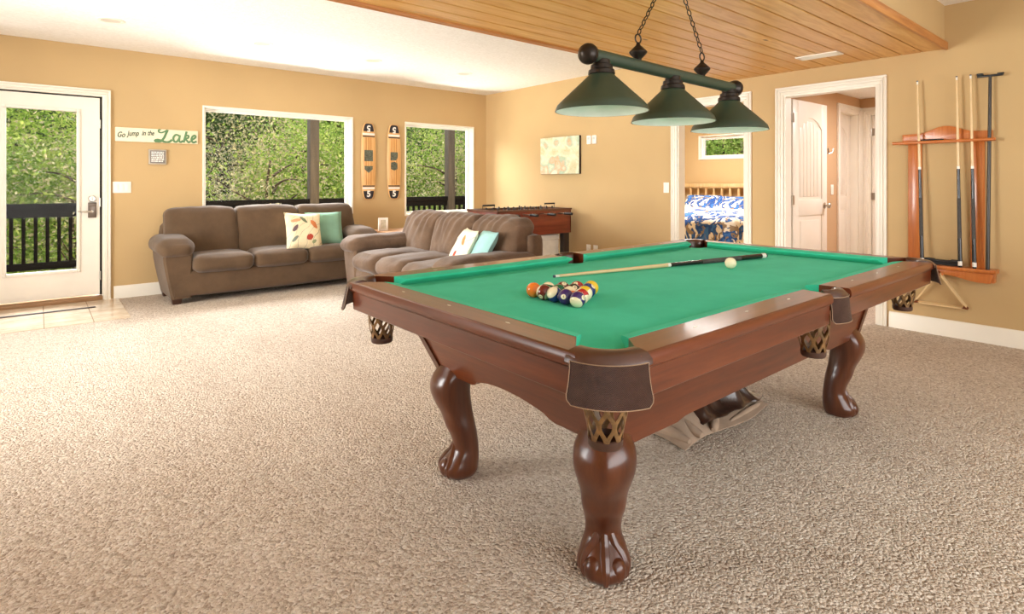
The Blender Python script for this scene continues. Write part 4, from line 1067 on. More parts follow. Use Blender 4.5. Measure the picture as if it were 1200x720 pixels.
for x in (1.99 - 2.24, 2.477 - 2.24):
    z0 = bz_at(x); mb = MB(); mb.lathe([(0.0, 0.02), (0.014, 0.022), (0.016, 0.03), (0.026, 0.04), (0.037, 0.052), (0.039, 0.058), (0.037, 0.062), (0.024, 0.075), (0.010, 0.088), (0.007, 0.1), (0.0, 0.102)], (x, 0, z0), 24)
    f = obj('finial', mb, MAT['bronze'], bl, 40)
    mb = MB(); mb.tube([(x + 0.019 * math.cos(a), 0, z0 + 0.117 + 0.019 * math.sin(a)) for a in [2 * PI * k / 20 for k in range(20)]], 0.0035, 6, closed=True); obj('loop', mb, MAT['bronze'], f)
    chain(bl, (x, 0, z0 + 0.137), (0.008 if x > 0 else -0.008, 0.0, HS - 0.045 - bz))
mb = MB(); mb.lathe([(0, HS - bz - 0.05), (0.01, HS - bz - 0.046), (0.02, HS - bz - 0.035), (0.055, HS - bz - 0.022), (0.062, HS - bz - 0.004), (0.062, HS - bz)], (0, 0, 0), 28); obj('ceiling_canopy', mb, MAT['bronze'], bl, 40)

# ================================================================== WALL RACK WITH CUES
rk = thing('cue_rack', 'honey oak cue rack mounted on the tan wall right of the hall door', 'cue rack', (XB, 1.19, 0), -PI / 2)
# local: x = along wall toward -Y world (right in view), y<0 out of wall
X = lambda Yw: 1.19 - Yw
mb = MB(); n = 24; xa, xb_ = X(1.476), X(0.905); pol = []
for i in range(n + 1):
    u = 2 * i / n - 1; zt = 1.592 + (0.052 * (0.5 + 0.5 * math.cos(PI * min(1, abs(u) / 0.66))))
    pol.append((xa + (xb_ - xa) * i / n, zt))
pol += [(xb_, 1.525), (xa, 1.525)]
mb.prism(pol, -0.022, -0.002, axis='Y', bev=0.002); obj('top_board', mb, MAT['rack'], rk, 30)
mb = MB(); mb.tube([(X(1.53), -0.075, 1.520), (X(0.88), -0.075, 1.520)], 0.0125, 14); tr = obj('cue_bar', mb, wood('oak_bar', (164, 88, 36), (192, 110, 50), (208, 132, 66), 0.32, 'X'), rk)
for a in (X(1.44), X(0.94)):
    mb = MB(); mb.box(a - 0.012, a + 0.012, -0.066, -0.002, 1.508, 1.532, 0.003); obj('bar_bracket', mb, MAT['rack'], rk)
for a, b in ((1.438, 1.345), (1.037, 0.952)):
    mb = MB(); mb.box(X(a), X(b), -0.020, -0.002, 0.55, 1.53, 0.004); mb.box(X(a) + 0.018, X(b) - 0.018, -0.0225, -0.018, 0.6, 1.5, 0.002); obj('stile', mb, MAT['rack'], rk)
mb = MB(); mb.prism([(-0.002, 0.560), (-0.125, 0.560), (-0.128, 0.550), (-0.125, 0.538), (-0.115, 0.530), (-0.002, 0.530)], X(1.50), X(0.872), axis='X'); obj('butt_shelf', mb, MAT['rack'], rk, 30)
pol = []
xa, xb_ = X(1.455), X(0.905)
for i in range(n + 1):
    u = 2 * i / n - 1; pol.append((xa + (xb_ - xa) * i / n, 0.458 + 0.036 * (0.5 + 0.5 * math.cos(PI * min(1, abs(u) / 0.8)))))
pol += [(X(0.885), 0.531), (X(1.475), 0.531)]
mb = MB(); mb.prism(pol, -0.105, -0.080, axis='Y', bev=0.003); obj('front_apron', mb, MAT['rack'], rk, 30)
for a in (1.476, 0.908):
    mb = MB(); mb.box(X(a), X(a) + 0.022, -0.085, -0.002, 0.462, 0.532, 0.003); obj('end_panel', mb, MAT['rack'], rk)
for a in (X(1.37), X(1.19), X(1.10)):
    mb = MB(); mb.cyl((a, -0.1045, 0.495), (a, -0.112, 0.495), 0.008, seg=10); obj('apron_peg', mb, MAT['rack'], rk)
cues = [(1.322, 0.565, 1.384, 1.985, 'leftmost maple cue standing in the wall rack'), (1.083, 0.565, 1.132, 2.02, 'middle maple cue standing in the wall rack'), (0.998, 0.565, 1.048, 2.02, 'maple cue next to the black stick in the wall rack')]
for yb, zb, yt, zt, lab in cues:
    q = make_cue('pool_cue', lab, 1.455, 'cues standing in the wall rack'); aim(q, (XB - 0.098, yb, 0.561), (XB - 0.062, yt - 0.02, 2.012))
br = thing('bridge_stick', 'black metal bridge stick with crosspiece at the right end of the wall rack', 'cue')
mb = MB(); mb.tube([(0, 0, 0), (0, 0, 0.7), (0, 0, 1.43)], [0.0125, 0.012, 0.010], 14); obj('pole', mb, plain('dark_grey_metal_pole', (66, 62, 58), 0.3, 0.5), br)
mb = MB(); mb.box(-0.075, 0.075, -0.010, 0.010, 1.425, 1.440, 0.004); mb.box(-0.078, -0.04, -0.012, 0.012, 1.436, 1.448, 0.003); mb.box(0.04, 0.078, -0.012, 0.012, 1.440, 1.456, 0.003); obj('bridge_head', mb, MAT['black'], br)
aim(br, (XB - 0.098, 0.921, 0.561), (XB - 0.05, 0.915, 1.99)); br.rotation_euler.z += 0
bh = [c for c in br.children if c.name.startswith('bridge_head')][0]; bh.rotation_euler = (0, 0, PI / 2)
# ball rack triangle hanging from the rack
tg = thing('triangle_rack', 'pale wooden triangle ball rack hanging under the cue rack', 'ball rack', (XB - 0.115, 1.212, 0.512), -PI / 2)
ax, bx_, cx_ = Vector((0, 0, 0)), Vector((-0.178, 0.085, -0.268)), Vector((0.158, 0.085, -0.268))
for p, q in ((ax, bx_), (ax, cx_), (bx_, cx_)):
    mb = MB(); d = (q - p).normalized(); up = Vector((0, 0.95, 0.3)); up = (up - d * up.dot(d)).normalized(); sd = d.cross(up)
    r0 = [p + d * 0.012 + up * a + sd * b for a, b in ((-0.015, -0.0055), (0.015, -0.0055), (0.015, 0.0055), (-0.015, 0.0055))]; r1 = [v + (q - p) - d * 0.024 for v in r0]
    mb.loft([r0, r1]); obj('side_bar', mb, MAT['mapleplain'], tg, 0)
for p in (ax, bx_, cx_):
    cen = (ax + bx_ + cx_) / 3; mb = MB(); d = (cen - p).normalized(); e1 = [(x - p).normalized() for x in (ax, bx_, cx_) if (x - p).length > 0.01]
    nrm = e1[0].cross(e1[1]).normalized(); poly = [p - d * 0.008, p + e1[0] * 0.034, p + d * 0.020, p + e1[1] * 0.034]
    mb.loft([[v + nrm * 0.017 for v in poly], [v - nrm * 0.017 for v in poly]]); obj('corner_brace', mb, plain('brown_corner_brace', (118, 64, 34), 0.5), tg, 0)
# table brushes on the rack
b1 = thing('table_brush', 'black table brush lying on the rack shelf between the cue butts', 'brush', (XB - 0.055, 1.20, 0.561), PI / 2)
mb = MB(); mb.box(-0.11, 0.11, -0.016, 0.016, 0.022, 0.04, 0.007); mb.box(-0.12, -0.05, -0.018, 0.018, 0.024, 0.048, 0.008); mb.box(0.05, 0.12, -0.018, 0.018, 0.024, 0.048, 0.008); obj('brush_handle', mb, MAT['black'], b1)
mb = MB(); mb.box(-0.105, 0.105, -0.012, 0.012, 0.0, 0.024); obj('bristles', mb, MAT['rubber'], b1)
b2 = thing('rail_brush', 'small dark brush resting on the top bar of the cue rack', 'brush', (XB - 0.048, 1.27, 1.5335), PI / 2)
mb = MB(); mb.puff((0.0, 0, 0.006), (0.15, 0.02, 0.012), 0.006, (0, 0, 0), n=6); obj('brush_handle', mb, MAT['black'], b2); mb = MB(); mb.box(-0.07, 0.03, -0.016, -0.006, 0.0, 0.009, 0.002); obj('bristles', mb, MAT['wrap'], b2)

# ================================================================== SOFAS
def recline(y_fn): return y_fn
sf = thing('sofa', 'brown three-seat sofa against the far wall under the large window', 'sofa', (0, 0, 0))
SX0, SX1, SF, SB = 0.93, 3.14, 6.27, 7.03
m = MAT['sofa']
mb = MB(); mb.puff(((SX0 + SX1) / 2, 6.66, 0.20), (SX1 - SX0 - 0.16, 0.66, 0.27), 0.04, n=8); obj('base', mb, m, sf)
mb = MB(); mb.puff(((SX0 + SX1) / 2, 6.93, 0.47), (SX1 - SX0 - 0.10, 0.20, 0.76), 0.09, (0.01, 0.02, 0.02), 14, 0.008, 5, 2, fn=lambda p, u: Vector((p.x, p.y, p.z - 0.05 * abs(u.x) ** 4 * (u.z > 0)))); obj('back_frame', mb, m, sf)
n3 = 3; w3_ = (SX1 - SX0 - 0.50) / 3
for i in range(3):
    cx = SX0 + 0.25 + w3_ * (i + 0.5)
    mb = MB(); mb.puff((cx, 6.57, 0.385), (w3_ - 0.004, 0.62, 0.17), 0.065, (0.012, 0.015, 0.02), 14, 0.006, 5, i); obj('seat_cushion', mb, m, sf)
wb = (SX1 - SX0 - 0.16) / 3
for i in range(3):
    cx = SX0 + 0.08 + wb * (i + 0.5)
    ft = lambda p, u: Vector((p.x, p.y + 0.14 * max(0, (p.z + 0.26) / 0.52), p.z - 0.012 * (abs(u.x) ** 4) * (u.z > 0.5)))
    mb = MB(); mb.puff((cx, 6.74, 0.665), (wb + 0.02, 0.22, 0.55), 0.07, (0.0, 0.03, 0.006), 16, 0.012, 4, 7 + i, fn=ft); obj('back_cushion', mb, m, sf)
def sofa_arm(parent, m, x, y0, y1, ztop, w, side):
    # flared panel below and puffy pad above; arm runs along y, local front = y0
    mb = MB(); rings = []
    for z, f in ((0.055, 0.72), (0.15, 0.80), (0.30, 0.92), (0.42, 1.0), (ztop - 0.12, 1.02)):
        ww = w * f; yf = y0 + 0.055 + 0.03 * (1 - f) * 3
        if side < 0: xa, xb2 = x + (w - ww), x + w
        else: xa, xb2 = x, x + ww
        rings.append([(xa + 0.02, yf, z), (xb2 - 0.02, yf, z), (xb2, yf + 0.02, z), (xb2, y1, z), (xa, y1, z), (xa, yf + 0.02, z)])
    mb.loft(rings); o = obj('arm', mb, m, parent, 40)
    mb = MB(); mb.puff((x + w / 2 - side * -0.015, (y0 + y1) / 2 + 0.01, ztop - 0.085), (w + 0.07, y1 - y0 - 0.02, 0.175), 0.085, (0.015, 0.02, 0.015), 14, 0.008, 5, 3, fn=lambda p, u: Vector((p.x, p.y, p.z - 0.03 * (u.y < -0.5) * abs(u.y) ** 4)))
    obj('arm_pad', mb, m, o)
sofa_arm(sf, m, SX0, SF, 6.98, 0.655, 0.25, -1); sofa_arm(sf, m, SX1 - 0.25, SF, 6.98, 0.655, 0.25, 1)
for x, y in ((SX0 + 0.12, SF + 0.14), (SX1 - 0.12, SF + 0.14), (SX0 + 0.12, 6.95), (SX1 - 0.12, 6.95)):
    mb = MB(); mb.loft([[(x + a * 0.035, y + b * 0.035, 0.0) for a, b in ((-1, -1), (1, -1), (1, 1), (-1, 1))], [(x + a * 0.05, y + b * 0.05, 0.075) for a, b in ((-1, -1), (1, -1), (1, 1), (-1, 1))]]); obj('foot', mb, MAT['sofaleg'], sf)

l2 = thing('sofa', 'worn taupe-brown sofa with wrinkled back cushions in front of the foosball table', 'sofa', (0, 0, 0))
m = MAT['loveseat']; LX0_, LX1_, LY0, LY1 = 2.50, 3.57, 3.74, 5.86
mb = MB(); mb.puff((3.03, (LY0 + LY1) / 2, 0.19), (0.94, LY1 - LY0 - 0.10, 0.26), 0.05, n=8); obj('base', mb, m, l2)
mb = MB(); mb.puff((3.46, (LY0 + LY1) / 2, 0.40), (0.20, LY1 - LY0 - 0.04, 0.68), 0.06, (0.01, 0.01, 0.01), 12, 0.006, 5, 2); obj('back_frame', mb, m, l2)
wl_ = (LY1 - LY0 - 0.56) / 3
for i in range(3):
    cy = LY1 - 0.28 - wl_ * (i + 0.5)
    mb = MB(); mb.puff((2.91, cy, 0.385), (0.84, wl_ - 0.006, 0.19), 0.085, (0.03, 0.012, 0.03), 16, 0.012, 5, i + 4); obj('seat_cushion', mb, m, l2)
wl2 = (LY1 - LY0 - 0.16) / 3
for i in range(3):
    cy = LY1 - 0.08 - wl2 * (i + 0.5)
    def ft(p, u):
        k = max(0.0, (p.z + 0.3) / 0.6); w = noise.noise(Vector((p.y * 3 + i * 5, p.z * 2, 1.0)))
        pleat = 0.010 * math.sin(p.y * 58 + p.z * 16 + 5 * w) * max(0.0, min(1.0, 0.35 + u.z)) * (1 - abs(u.y) ** 6)
        return Vector((p.x + 0.15 * k - 0.6 * pleat, p.y, p.z - 0.035 * abs(u.y) ** 4 * max(0, u.z) + pleat * 0.5))
    mb = MB(); mb.puff((3.25, cy, 0.635), (0.27, wl2 + 0.02, 0.49), 0.085, (0.045, 0.006, 0.012), 34, 0.014, 4, 17 + i, wdir=(1.0, 1.5, 1.0), fn=ft); obj('back_cushion', mb, m, l2)
def sofa_arm_y(parent, m, y, x0, x1, ztop, w, side):
    tmp = link_obj('arm', None, None)
    bpy.data.objects.remove(tmp)
    mb = MB(); rings = []
    for z, f in ((0.055, 0.78), (0.15, 0.84), (0.30, 0.94), (0.42, 1.0), (ztop - 0.12, 1.02)):
        ww = w * f; xf_ = x0 + 0.04 + 0.06 * (1 - f)
        ya, yb = (y + (w - ww), y + w) if side < 0 else (y, y + ww)
        rings.append([(xf_, ya + 0.02, z), (xf_ + 0.02, ya, z), (x1, ya, z), (x1, yb, z), (xf_ + 0.02, yb, z), (xf_, yb - 0.02, z)])
    mb.loft(rings); o = obj('arm', mb, m, parent, 40)
    mb = MB(); mb.puff(((x0 + x1) / 2, y + w / 2, ztop - 0.09), (x1 - x0, w + 0.05, 0.185), 0.09, (0.02, 0.015, 0.015), 14, 0.01, 5, 9); obj('arm_pad', mb, m, o)
sofa_arm_y(l2, m, LY1 - 0.28, LX0_, 3.48, 0.625, 0.28, 1); sofa_arm_y(l2, m, LY0, LX0_, 3.48, 0.575, 0.28, -1)
for x, y in ((LX0_ + 0.10, LY1 - 0.14), (LX0_ + 0.10, LY0 + 0.14), (3.47, LY1 - 0.14), (3.47, LY0 + 0.14)):
    mb = MB(); mb.loft([[(x + a * 0.035, y + b * 0.035, 0.0) for a, b in ((-1, -1), (1, -1), (1, 1), (-1, 1))], [(x + a * 0.05, y + b * 0.05, 0.075) for a, b in ((-1, -1), (1, -1), (1, 1), (-1, 1))]]); obj('foot', mb, MAT['sofaleg'], l2)

W1 = [(-0.12, 0.02, 0.05, 0.022, 0.9, (112, 92, 96)), (0.10, 0.07, 0.06, 0.03, -0.9, (214, 132, 84)), (0.04, -0.08, 0.045, 0.035, 0.4, (186, 78, 62)), (-0.02, 0.12, 0.055, 0.02, -0.7, (122, 132, 104)), (-0.11, 0.11, 0.06, 0.02, 0.2, (226, 160, 120)), (0.09, -0.13, 0.03, 0.02, 0.6, (150, 160, 120)), (-0.13, -0.10, 0.05, 0.018, 0.8, (128, 136, 124))]
MAT['birds'] = print_pillow('cream_bird_and_branch_print', lin((238, 224, 188)), 0.3, W1)
MAT['birds2'] = print_pillow('cream_branch_print', lin((238, 228, 204)), 1.7, W1[:3])
cushion('throw_pillow', 'pale green throw pillow behind the bird-print pillow on the far sofa', 'pillow', (2.60, 6.54, 0.655), (math.radians(70), 0.0, math.radians(-8)), 0.43, 0.42, 0.13, MAT['teal'], 2)
cushion('throw_pillow', 'cream throw pillow printed with birds and branches on the far sofa', 'pillow', (2.31, 6.42, 0.650), (math.radians(72), math.radians(4), math.radians(6)), 0.43, 0.43, 0.13, MAT['birds'], 5)
cushion('throw_pillow', 'cream printed throw pillow leaning on the worn sofa', 'pillow', (3.05, 4.34, 0.585), Rz(-PI / 2 - 0.35, math.radians(62)), 0.40, 0.40, 0.13, MAT['birds2'], 8)
cushion('throw_pillow', 'pale aqua throw pillow leaning on the worn sofa', 'pillow', (3.08, 4.09, 0.59), Rz(-PI / 2 - 0.38, math.radians(60)), 0.40, 0.40, 0.13, MAT['aqua'], 11)

# end table with small frame
et = thing('end_table', 'dark wooden end table in the corner between the two sofas', 'table', (3.62, 6.55, 0))
mb = MB(); mb.box(-0.31, 0.28, -0.28, 0.30, 0.555, 0.585, 0.008); obj('tabletop', mb, wood('light_worn_tabletop', (150, 104, 66), (182, 134, 92), (206, 164, 120), 0.4, 'X'), et)
mb = MB(); mb.box(-0.28, 0.25, -0.25, 0.27, 0.40, 0.555, 0.004); ap = obj('apron', mb, MAT['darkwood'], et)
mb = MB(); mb.box(-0.20, 0.17, -0.262, -0.248, 0.425, 0.53, 0.004); dr = obj('drawer', mb, MAT['darkwood'], et); mb = MB(); mb.cyl((-0.02, -0.26, 0.478), (-0.02, -0.285, 0.478), 0.011, seg=12); obj('knob', mb, MAT['bronze'], dr)
for a in (-0.26, 0.23):
    for b in (-0.23, 0.25):
        mb = MB(); mb.box(a - 0.02, a + 0.02, b - 0.02, b + 0.02, 0, 0.42, 0.004); obj('leg', mb, MAT['darkwood'], et)
fr = thing('tabletop_frame', 'small white frame standing on the end table between the sofas', 'frame', (3.40, 6.62, 0.585), math.radians(-8))
mb = MB()
for a, b, c, d in wall_cells(-0.062, 0.062, 0, 0.165, [(-0.036, 0.036, 0.028, 0.137)]): mb.box(a, b, -0.012, 0.012, c, d)
obj('border', mb, MAT['white'], fr); mb = MB(); mb.box(-0.04, 0.04, -0.004, 0.008, 0.024, 0.141); obj('picture', mb, plain('pale_grey_print', (206, 198, 174), 0.5, var=0.12, vscale=30), fr)

# ================================================================== FOOSBALL TABLE
fb = thing('foosball_table', 'red-brown foosball table behind the worn sofa by the bright wall', 'game table', (4.69, 5.41, 0))
FX, FY, FZ0, FZ1 = 0.61, 0.30, 0.555, 0.875; m = MAT['foosred']
for s in (-1, 1):
    mb = MB(); mb.box(-FX, FX, s * FY - (0.022 if s > 0 else 0), s * FY + (0.022 if s < 0 else 0), FZ0, FZ1 - 0.02, 0.004); obj('side_panel', mb, m, fb)
    mb = MB(); mb.box(s * FX - (0.022 if s > 0 else 0), s * FX + (0.022 if s < 0 else 0), -FY, FY, FZ0, FZ1 - 0.02, 0.004); obj('end_panel', mb, m, fb)
mb = MB()
for a, b, c, d in wall_cells(-FX - 0.008, FX + 0.008, -FY - 0.008, FY + 0.008, [(-FX + 0.03, FX - 0.03, -FY + 0.03, FY - 0.03)]): mb.box(a, b, c, d, FZ1 - 0.022, FZ1)
obj('top_edge', mb, wood('dark_top_edge', (80, 52, 40), (104, 70, 54), (122, 86, 66), 0.35, 'X'), fb)
mb = MB(); mb.box(-FX + 0.02, FX - 0.02, -FY + 0.02, FY - 0.02, 0.70, 0.715); obj('playfield', mb, MAT['felt'], fb)
mb = MB(); mb.box(-FX + 0.022, FX - 0.022, -FY + 0.022, FY - 0.022, FZ0 + 0.01, FZ0 + 0.03); obj('underside', mb, m, fb)
for sx in (-1, 1):
    for sy in (-1, 1):
        mb = MB(); x, y = sx * (FX - 0.07), sy * (FY - 0.05); mb.box(x - 0.05, x + 0.05, y - 0.035, y + 0.035, 0, FZ0 + 0.02, 0.004); lg = obj('leg', mb, plain('dark_leg_laminate', (54, 42, 36), 0.4), fb)
        mb = MB(); mb.lathe([(0, 0), (0.03, 0), (0.03, 0.02), (0.012, 0.026)], (x, y, -0.0), 12); obj('leveller', mb, MAT['black'], lg)
fig = None
for i in range(8):
    x = -FX + 0.11 + i * (2 * FX - 0.22) / 7; s = -1 if i % 2 == 0 else 1; off = 0.05 * s
    e = MB(); e.cyl((x, -FY - 0.10 + off, 0.815), (x, FY + 0.10 + off, 0.815), 0.0075, seg=10); r = obj('rod', e, MAT['chrome'], fb)
    mb = MB(); y0 = s * (FY + 0.10) + off; mb.cyl((x, y0 - s * 0.02, 0.815), (x, y0 + s * 0.11, 0.815), 0.015, 0.017, 12); obj('handle', mb, MAT['black'], r)
    mb = MB(); y0 = -s * (FY + 0.10) + off; mb.cyl((x, y0 - s * -0.015, 0.815), (x, y0 - s * 0.02, 0.815), 0.011, seg=10); obj('rod_end', mb, MAT['black'], r)
    k = (3, 2, 5, 3, 3, 5, 2, 3)[i]
    for j in range(k):
        yy = (j - (k - 1) / 2) * 0.11 + off
        if fig is None:
            mb = MB(); mb.box(-0.012, 0.012, -0.016, 0.016, -0.035, 0.028, 0.005); mb.box(-0.012, 0.012, -0.009, 0.009, -0.085, -0.03, 0.004); mb.ell((0, 0, 0.042), (0.012, 0.012, 0.016), 10, 6)
            f = obj('player', mb, plain('player_plastic', (60, 44, 40), 0.4), r); fig = f.data
        else: f = link_obj('player', fig, r)
        f.location = (x, yy, 0.84)
for s in (-1, 1):
    mb = MB(); mb.cyl((s * (FX - 0.1) - 0.09, -FY * 0.0, 0.925), (s * (FX - 0.1) + 0.09, 0, 0.925), 0.004, seg=6)
    for k in range(10): mb.box(s * (FX - 0.1) - 0.085 + k * 0.018, s * (FX - 0.1) - 0.072 + k * 0.018, -0.012, 0.012, 0.915, 0.935, 0.002)
    mb.cyl((s * (FX - 0.1) + 0.09, 0, 0.87), (s * (FX - 0.1) + 0.09, 0, 0.93), 0.003, seg=6); mb.cyl((s * (FX - 0.1) - 0.09, 0, 0.87), (s * (FX - 0.1) - 0.09, 0, 0.93), 0.003, seg=6)
    obj('score_counter', mb, MAT['black'], fb)
wb_ = thing('storage_box', 'white box standing on the carpet under the foosball table', 'box', (5.0, 5.32, 0))
mb = MB(); mb.box(-0.165, 0.165, -0.12, 0.12, 0.0, 0.47, 0.01); obj('box_body', mb, MAT['white'], wb_); mb = MB(); mb.box(-0.17, 0.17, -0.125, 0.125, 0.47, 0.535, 0.008); obj('lid', mb, MAT['white'], wb_)

# ================================================================== ON THE WALLS AND CEILING
sg = thing('wall_sign', 'cream wooden sign reading Go Jump in the Lake beside the glazed door', 'sign', (0.992, YA - 0.001, 1.705), 0)
mb = MB(); mb.box(-0.38, 0.38, -0.020, 0.0, -0.073, 0.073, 0.003); obj('board', mb, plain('cream_sign_board', (240, 228, 196), 0.6, var=0.05, vscale=14), sg)
INK = plain('dark_green_sign_ink', (58, 84, 66), 0.6)
def sign_text(body, x, z, size, rot=0.0, sx=0.70):
    tm = text_mesh(body, size, 0.0006, shear=0.35, bold=0.0016); M = Matrix.Translation((x, -0.0212, z)) @ Matrix.Rotation(rot, 4, 'Y') @ Matrix.Rotation(PI / 2, 4, 'X') @ Matrix.Diagonal((sx, 1, 1, 1)); xf(tm, lambda p: M @ p); return obj('lettering', tm, INK, sg, 0)
sign_text('Go', -0.333, -0.006, 0.078); sign_text('Jump', -0.228, 0.012, 0.076, -0.08, 0.66); sign_text('in', -0.134, 0.020, 0.072, -0.04); sign_text('the', -0.070, 0.024, 0.072, 0.0, 0.62)
GRN = plain('sign_green_script', (92, 132, 88), 0.6)
def stroke(pts, r): 
    mb = MB(); q = catmull([(x, -0.0215, z) for x, z in pts], 8); mb.tube(q, r, 8); xf(mb, lambda p: Vector((p.x, -0.0215 + (p.y + 0.0215) * 0.12, max(-0.072, min(0.072, p.z))))); return obj('script_letter', mb, GRN, sg, 60)
stroke([(0.088, 0.070), (0.072, 0.030), (0.052, -0.020), (0.024, -0.056), (-0.012, -0.064), (-0.030, -0.052), (-0.008, -0.042), (0.030, -0.050), (0.066, -0.064), (0.100, -0.060), (0.128, -0.036)], 0.0115)
stroke([(0.086, 0.070), (0.060, 0.050), (0.030, 0.036), (0.006, 0.042), (0.004, 0.062), (0.024, 0.070)], 0.0085)
stroke([(0.195, 0.012), (0.165, 0.02), (0.142, -0.01), (0.146, -0.048), (0.17, -0.056), (0.195, -0.02), (0.203, 0.018), (0.196, -0.04), (0.212, -0.058), (0.232, -0.04)], 0.0105)
stroke([(0.268, 0.062), (0.258, 0.02), (0.246, -0.03), (0.24, -0.062)], 0.011); stroke([(0.243, -0.03), (0.262, 0.012), (0.286, 0.016), (0.282, -0.008), (0.258, -0.018), (0.272, -0.04), (0.288, -0.058), (0.306, -0.042)], 0.0095)
stroke([(0.308, -0.03), (0.338, -0.016), (0.356, 0.006), (0.346, 0.022), (0.324, 0.006), (0.316, -0.03), (0.332, -0.056), (0.366, -0.042)], 0.0105)
pq = thing('wall_plaque', 'small grey plaque with white lettering under the cream lake sign', 'plaque', (0.986, YA - 0.001, 1.478), 0)
mb = MB(); mb.box(-0.082, 0.082, -0.022, 0, -0.08, 0.08, 0.004); obj('plaque_frame', mb, plain('weathered_grey_frame', (188, 176, 158), 0.6, var=0.1), pq)
mb = MB(); mb.box(-0.07, 0.07, -0.025, -0.02, -0.068, 0.068); obj('face', mb, plain('grey_plaque_face', (126, 118, 110), 0.6, var=0.05), pq)
g = random.Random(5); mb = MB()
for k in range(6):
    z = 0.05 - k * 0.0195; x = -0.058
    while x < 0.05:
        wv = g.uniform(0.008, 0.026); wv = min(wv, 0.058 - x); mb.box(x, x + wv, -0.0262, -0.024, z - 0.0055, z + 0.0055); x += wv + 0.005
obj('white_lettering', mb, MAT['white'], pq, 0)

def wakeboard(label, x, mir):
    t = thing('wakeboard', label, 'wakeboard', (x, YA - 0.002, 1.492), 0)
    L, Wd = 0.52, 0.106; n = 44
    def outline(k=1.0, dy=0.0):
        return [(Wd * k * (abs(math.cos(a)) ** 0.42) * (1 if math.cos(a) > 0 else -1), (L - (1 - k) * Wd) * (abs(math.sin(a)) ** 0.85) * (1 if math.sin(a) > 0 else -1)) for a in [2 * PI * i / n for i in range(n)]]
    mb = MB(); ol = outline()
    rk_ = lambda z: -0.008 - 0.035 * (z / L) ** 2 * 0
    rings = [[(x_, rk_(z) - d, z) for x_, z in o] for o, d in ((outline(0.95), 0.0), (ol, 0.005), (ol, 0.012), (outline(0.95), 0.016))]
    mb.loft(rings); obj('deck', mb, wood('blond_board_veneer', (206, 150, 84), (226, 176, 112), (240, 200, 144), 0.35, 'Z', 1.5, coat=0.2), t, 40)
    ff = -0.0245
    # dark rounded ends, white and dark bands
    for s in (1, -1):
        pol = [(x_ * 0.86, z * 0.985) for x_, z in ol]; zlim = 0.385
        cut = [(x_, s * max(z, zlim)) for x_, z in pol if z > zlim - 0.02]
        mb = MB(); mb.prism(cut, ff - 0.0008, ff + 0.002, axis='Y'); obj('dark_end', mb, plain('navy_black_graphic', (34, 34, 44), 0.4), t, 0)
        mb = MB(); mb.box(-0.088, 0.088, ff - 0.0006, ff + 0.002, min(s * 0.352, s * 0.38), max(s * 0.352, s * 0.38)); obj('white_band', mb, MAT['white'], t, 0)
        mb = MB(); mb.box(-0.088, 0.088, ff - 0.0006, ff + 0.002, min(s * 0.328, s * 0.344), max(s * 0.328, s * 0.344)); obj('dark_band', mb, plain('navy_black_graphic', (34, 34, 44), 0.4), t, 0)
        tm = text_mesh('5', 0.115, 0.0005, bold=0.004); M = Matrix.Translation((0, ff - 0.0016, s * 0.445)) @ Matrix.Rotation(PI if s > 0 else 0, 4, 'Y') @ Matrix.Rotation(PI / 2, 4, 'X'); xf(tm, lambda p: M @ p); obj('numeral', tm, MAT['white'], t, 0)
    for s in (-0.035, 0.0, 0.035):
        mb = MB(); mb.box(s - 0.005, s + 0.005, ff - 0.0003, ff + 0.002, -0.32, 0.32); obj('stripe', mb, plain('tan_pinstripe', (196, 132, 70), 0.4), t, 0)
    dk = plain('grey_green_graphic', (104, 108, 92), 0.5, var=0.3, vscale=60)
    if not mir: shp = [([(-0.062, 0.0), (0.062, 0.0), (0.062, 0.15), (-0.062, 0.15)], 0), ([(-0.06, -0.065), (0.06, -0.065), (0.058, -0.11), (0.0, -0.16), (-0.058, -0.11)], 0)]
    else: shp = [([(-0.055, 0.02), (0.03, 0.02), (0.055, 0.06), (0.055, 0.135), (-0.055, 0.135)], 0), ([(-0.05, -0.10), (0.0, -0.12), (0.052, -0.10), (0.05, -0.02), (0.01, 0.0), (-0.05, -0.01)], 0)]
    for pol, _ in shp:
        mb = MB(); mb.prism(pol, ff - 0.0008, ff + 0.002, axis='Y'); obj('graphic_patch', mb, dk, t, 0)
    return t
wakeboard('left of the two blond wakeboards hung upright between the windows', 3.425, False)
wakeboard('right of the two blond wakeboards, the one nearest the corner window', 3.808, True)

def art_mat():
    t = NT('pale_floral_canvas', 0.8, 0, 0.1); co = t.coord('Object')
    c = t.voronoi(co, 9, 'SMOOTH_F1', 'Color'); s = t.node('ShaderNodeSeparateColor'); t.l.new(c, s.inputs[0])
    a = t.ramp(s.outputs[0], [(0.1, lin((206, 196, 150))), (0.35, lin((232, 226, 194))), (0.55, lin((158, 190, 164))), (0.72, lin((226, 160, 116))), (0.9, lin((238, 230, 206)))])
    t.color(t.mix(0.3, a, t.ramp(t.noise(co, 22, 4, 0.6, 1.5), [(0.35, lin((206, 190, 140))), (0.65, lin((250, 246, 230)))]))); return t.m
pic = thing('canvas_picture', 'pale floral canvas picture hung on the bright wall above the foosball table', 'picture', (XB - 0.001, 5.43, 1.57), -PI / 2)
mb = MB(); mb.box(-0.37, 0.37, -0.038, 0, -0.252, 0.252, 0.004); obj('stretched_canvas', mb, plain('dark_canvas_edge', (52, 34, 22), 0.7), pic)
mb = MB(); mb.box(-0.368, 0.368, -0.0405, -0.036, -0.25, 0.25, 0.001); obj('painted_face', mb, art_mat(), pic)

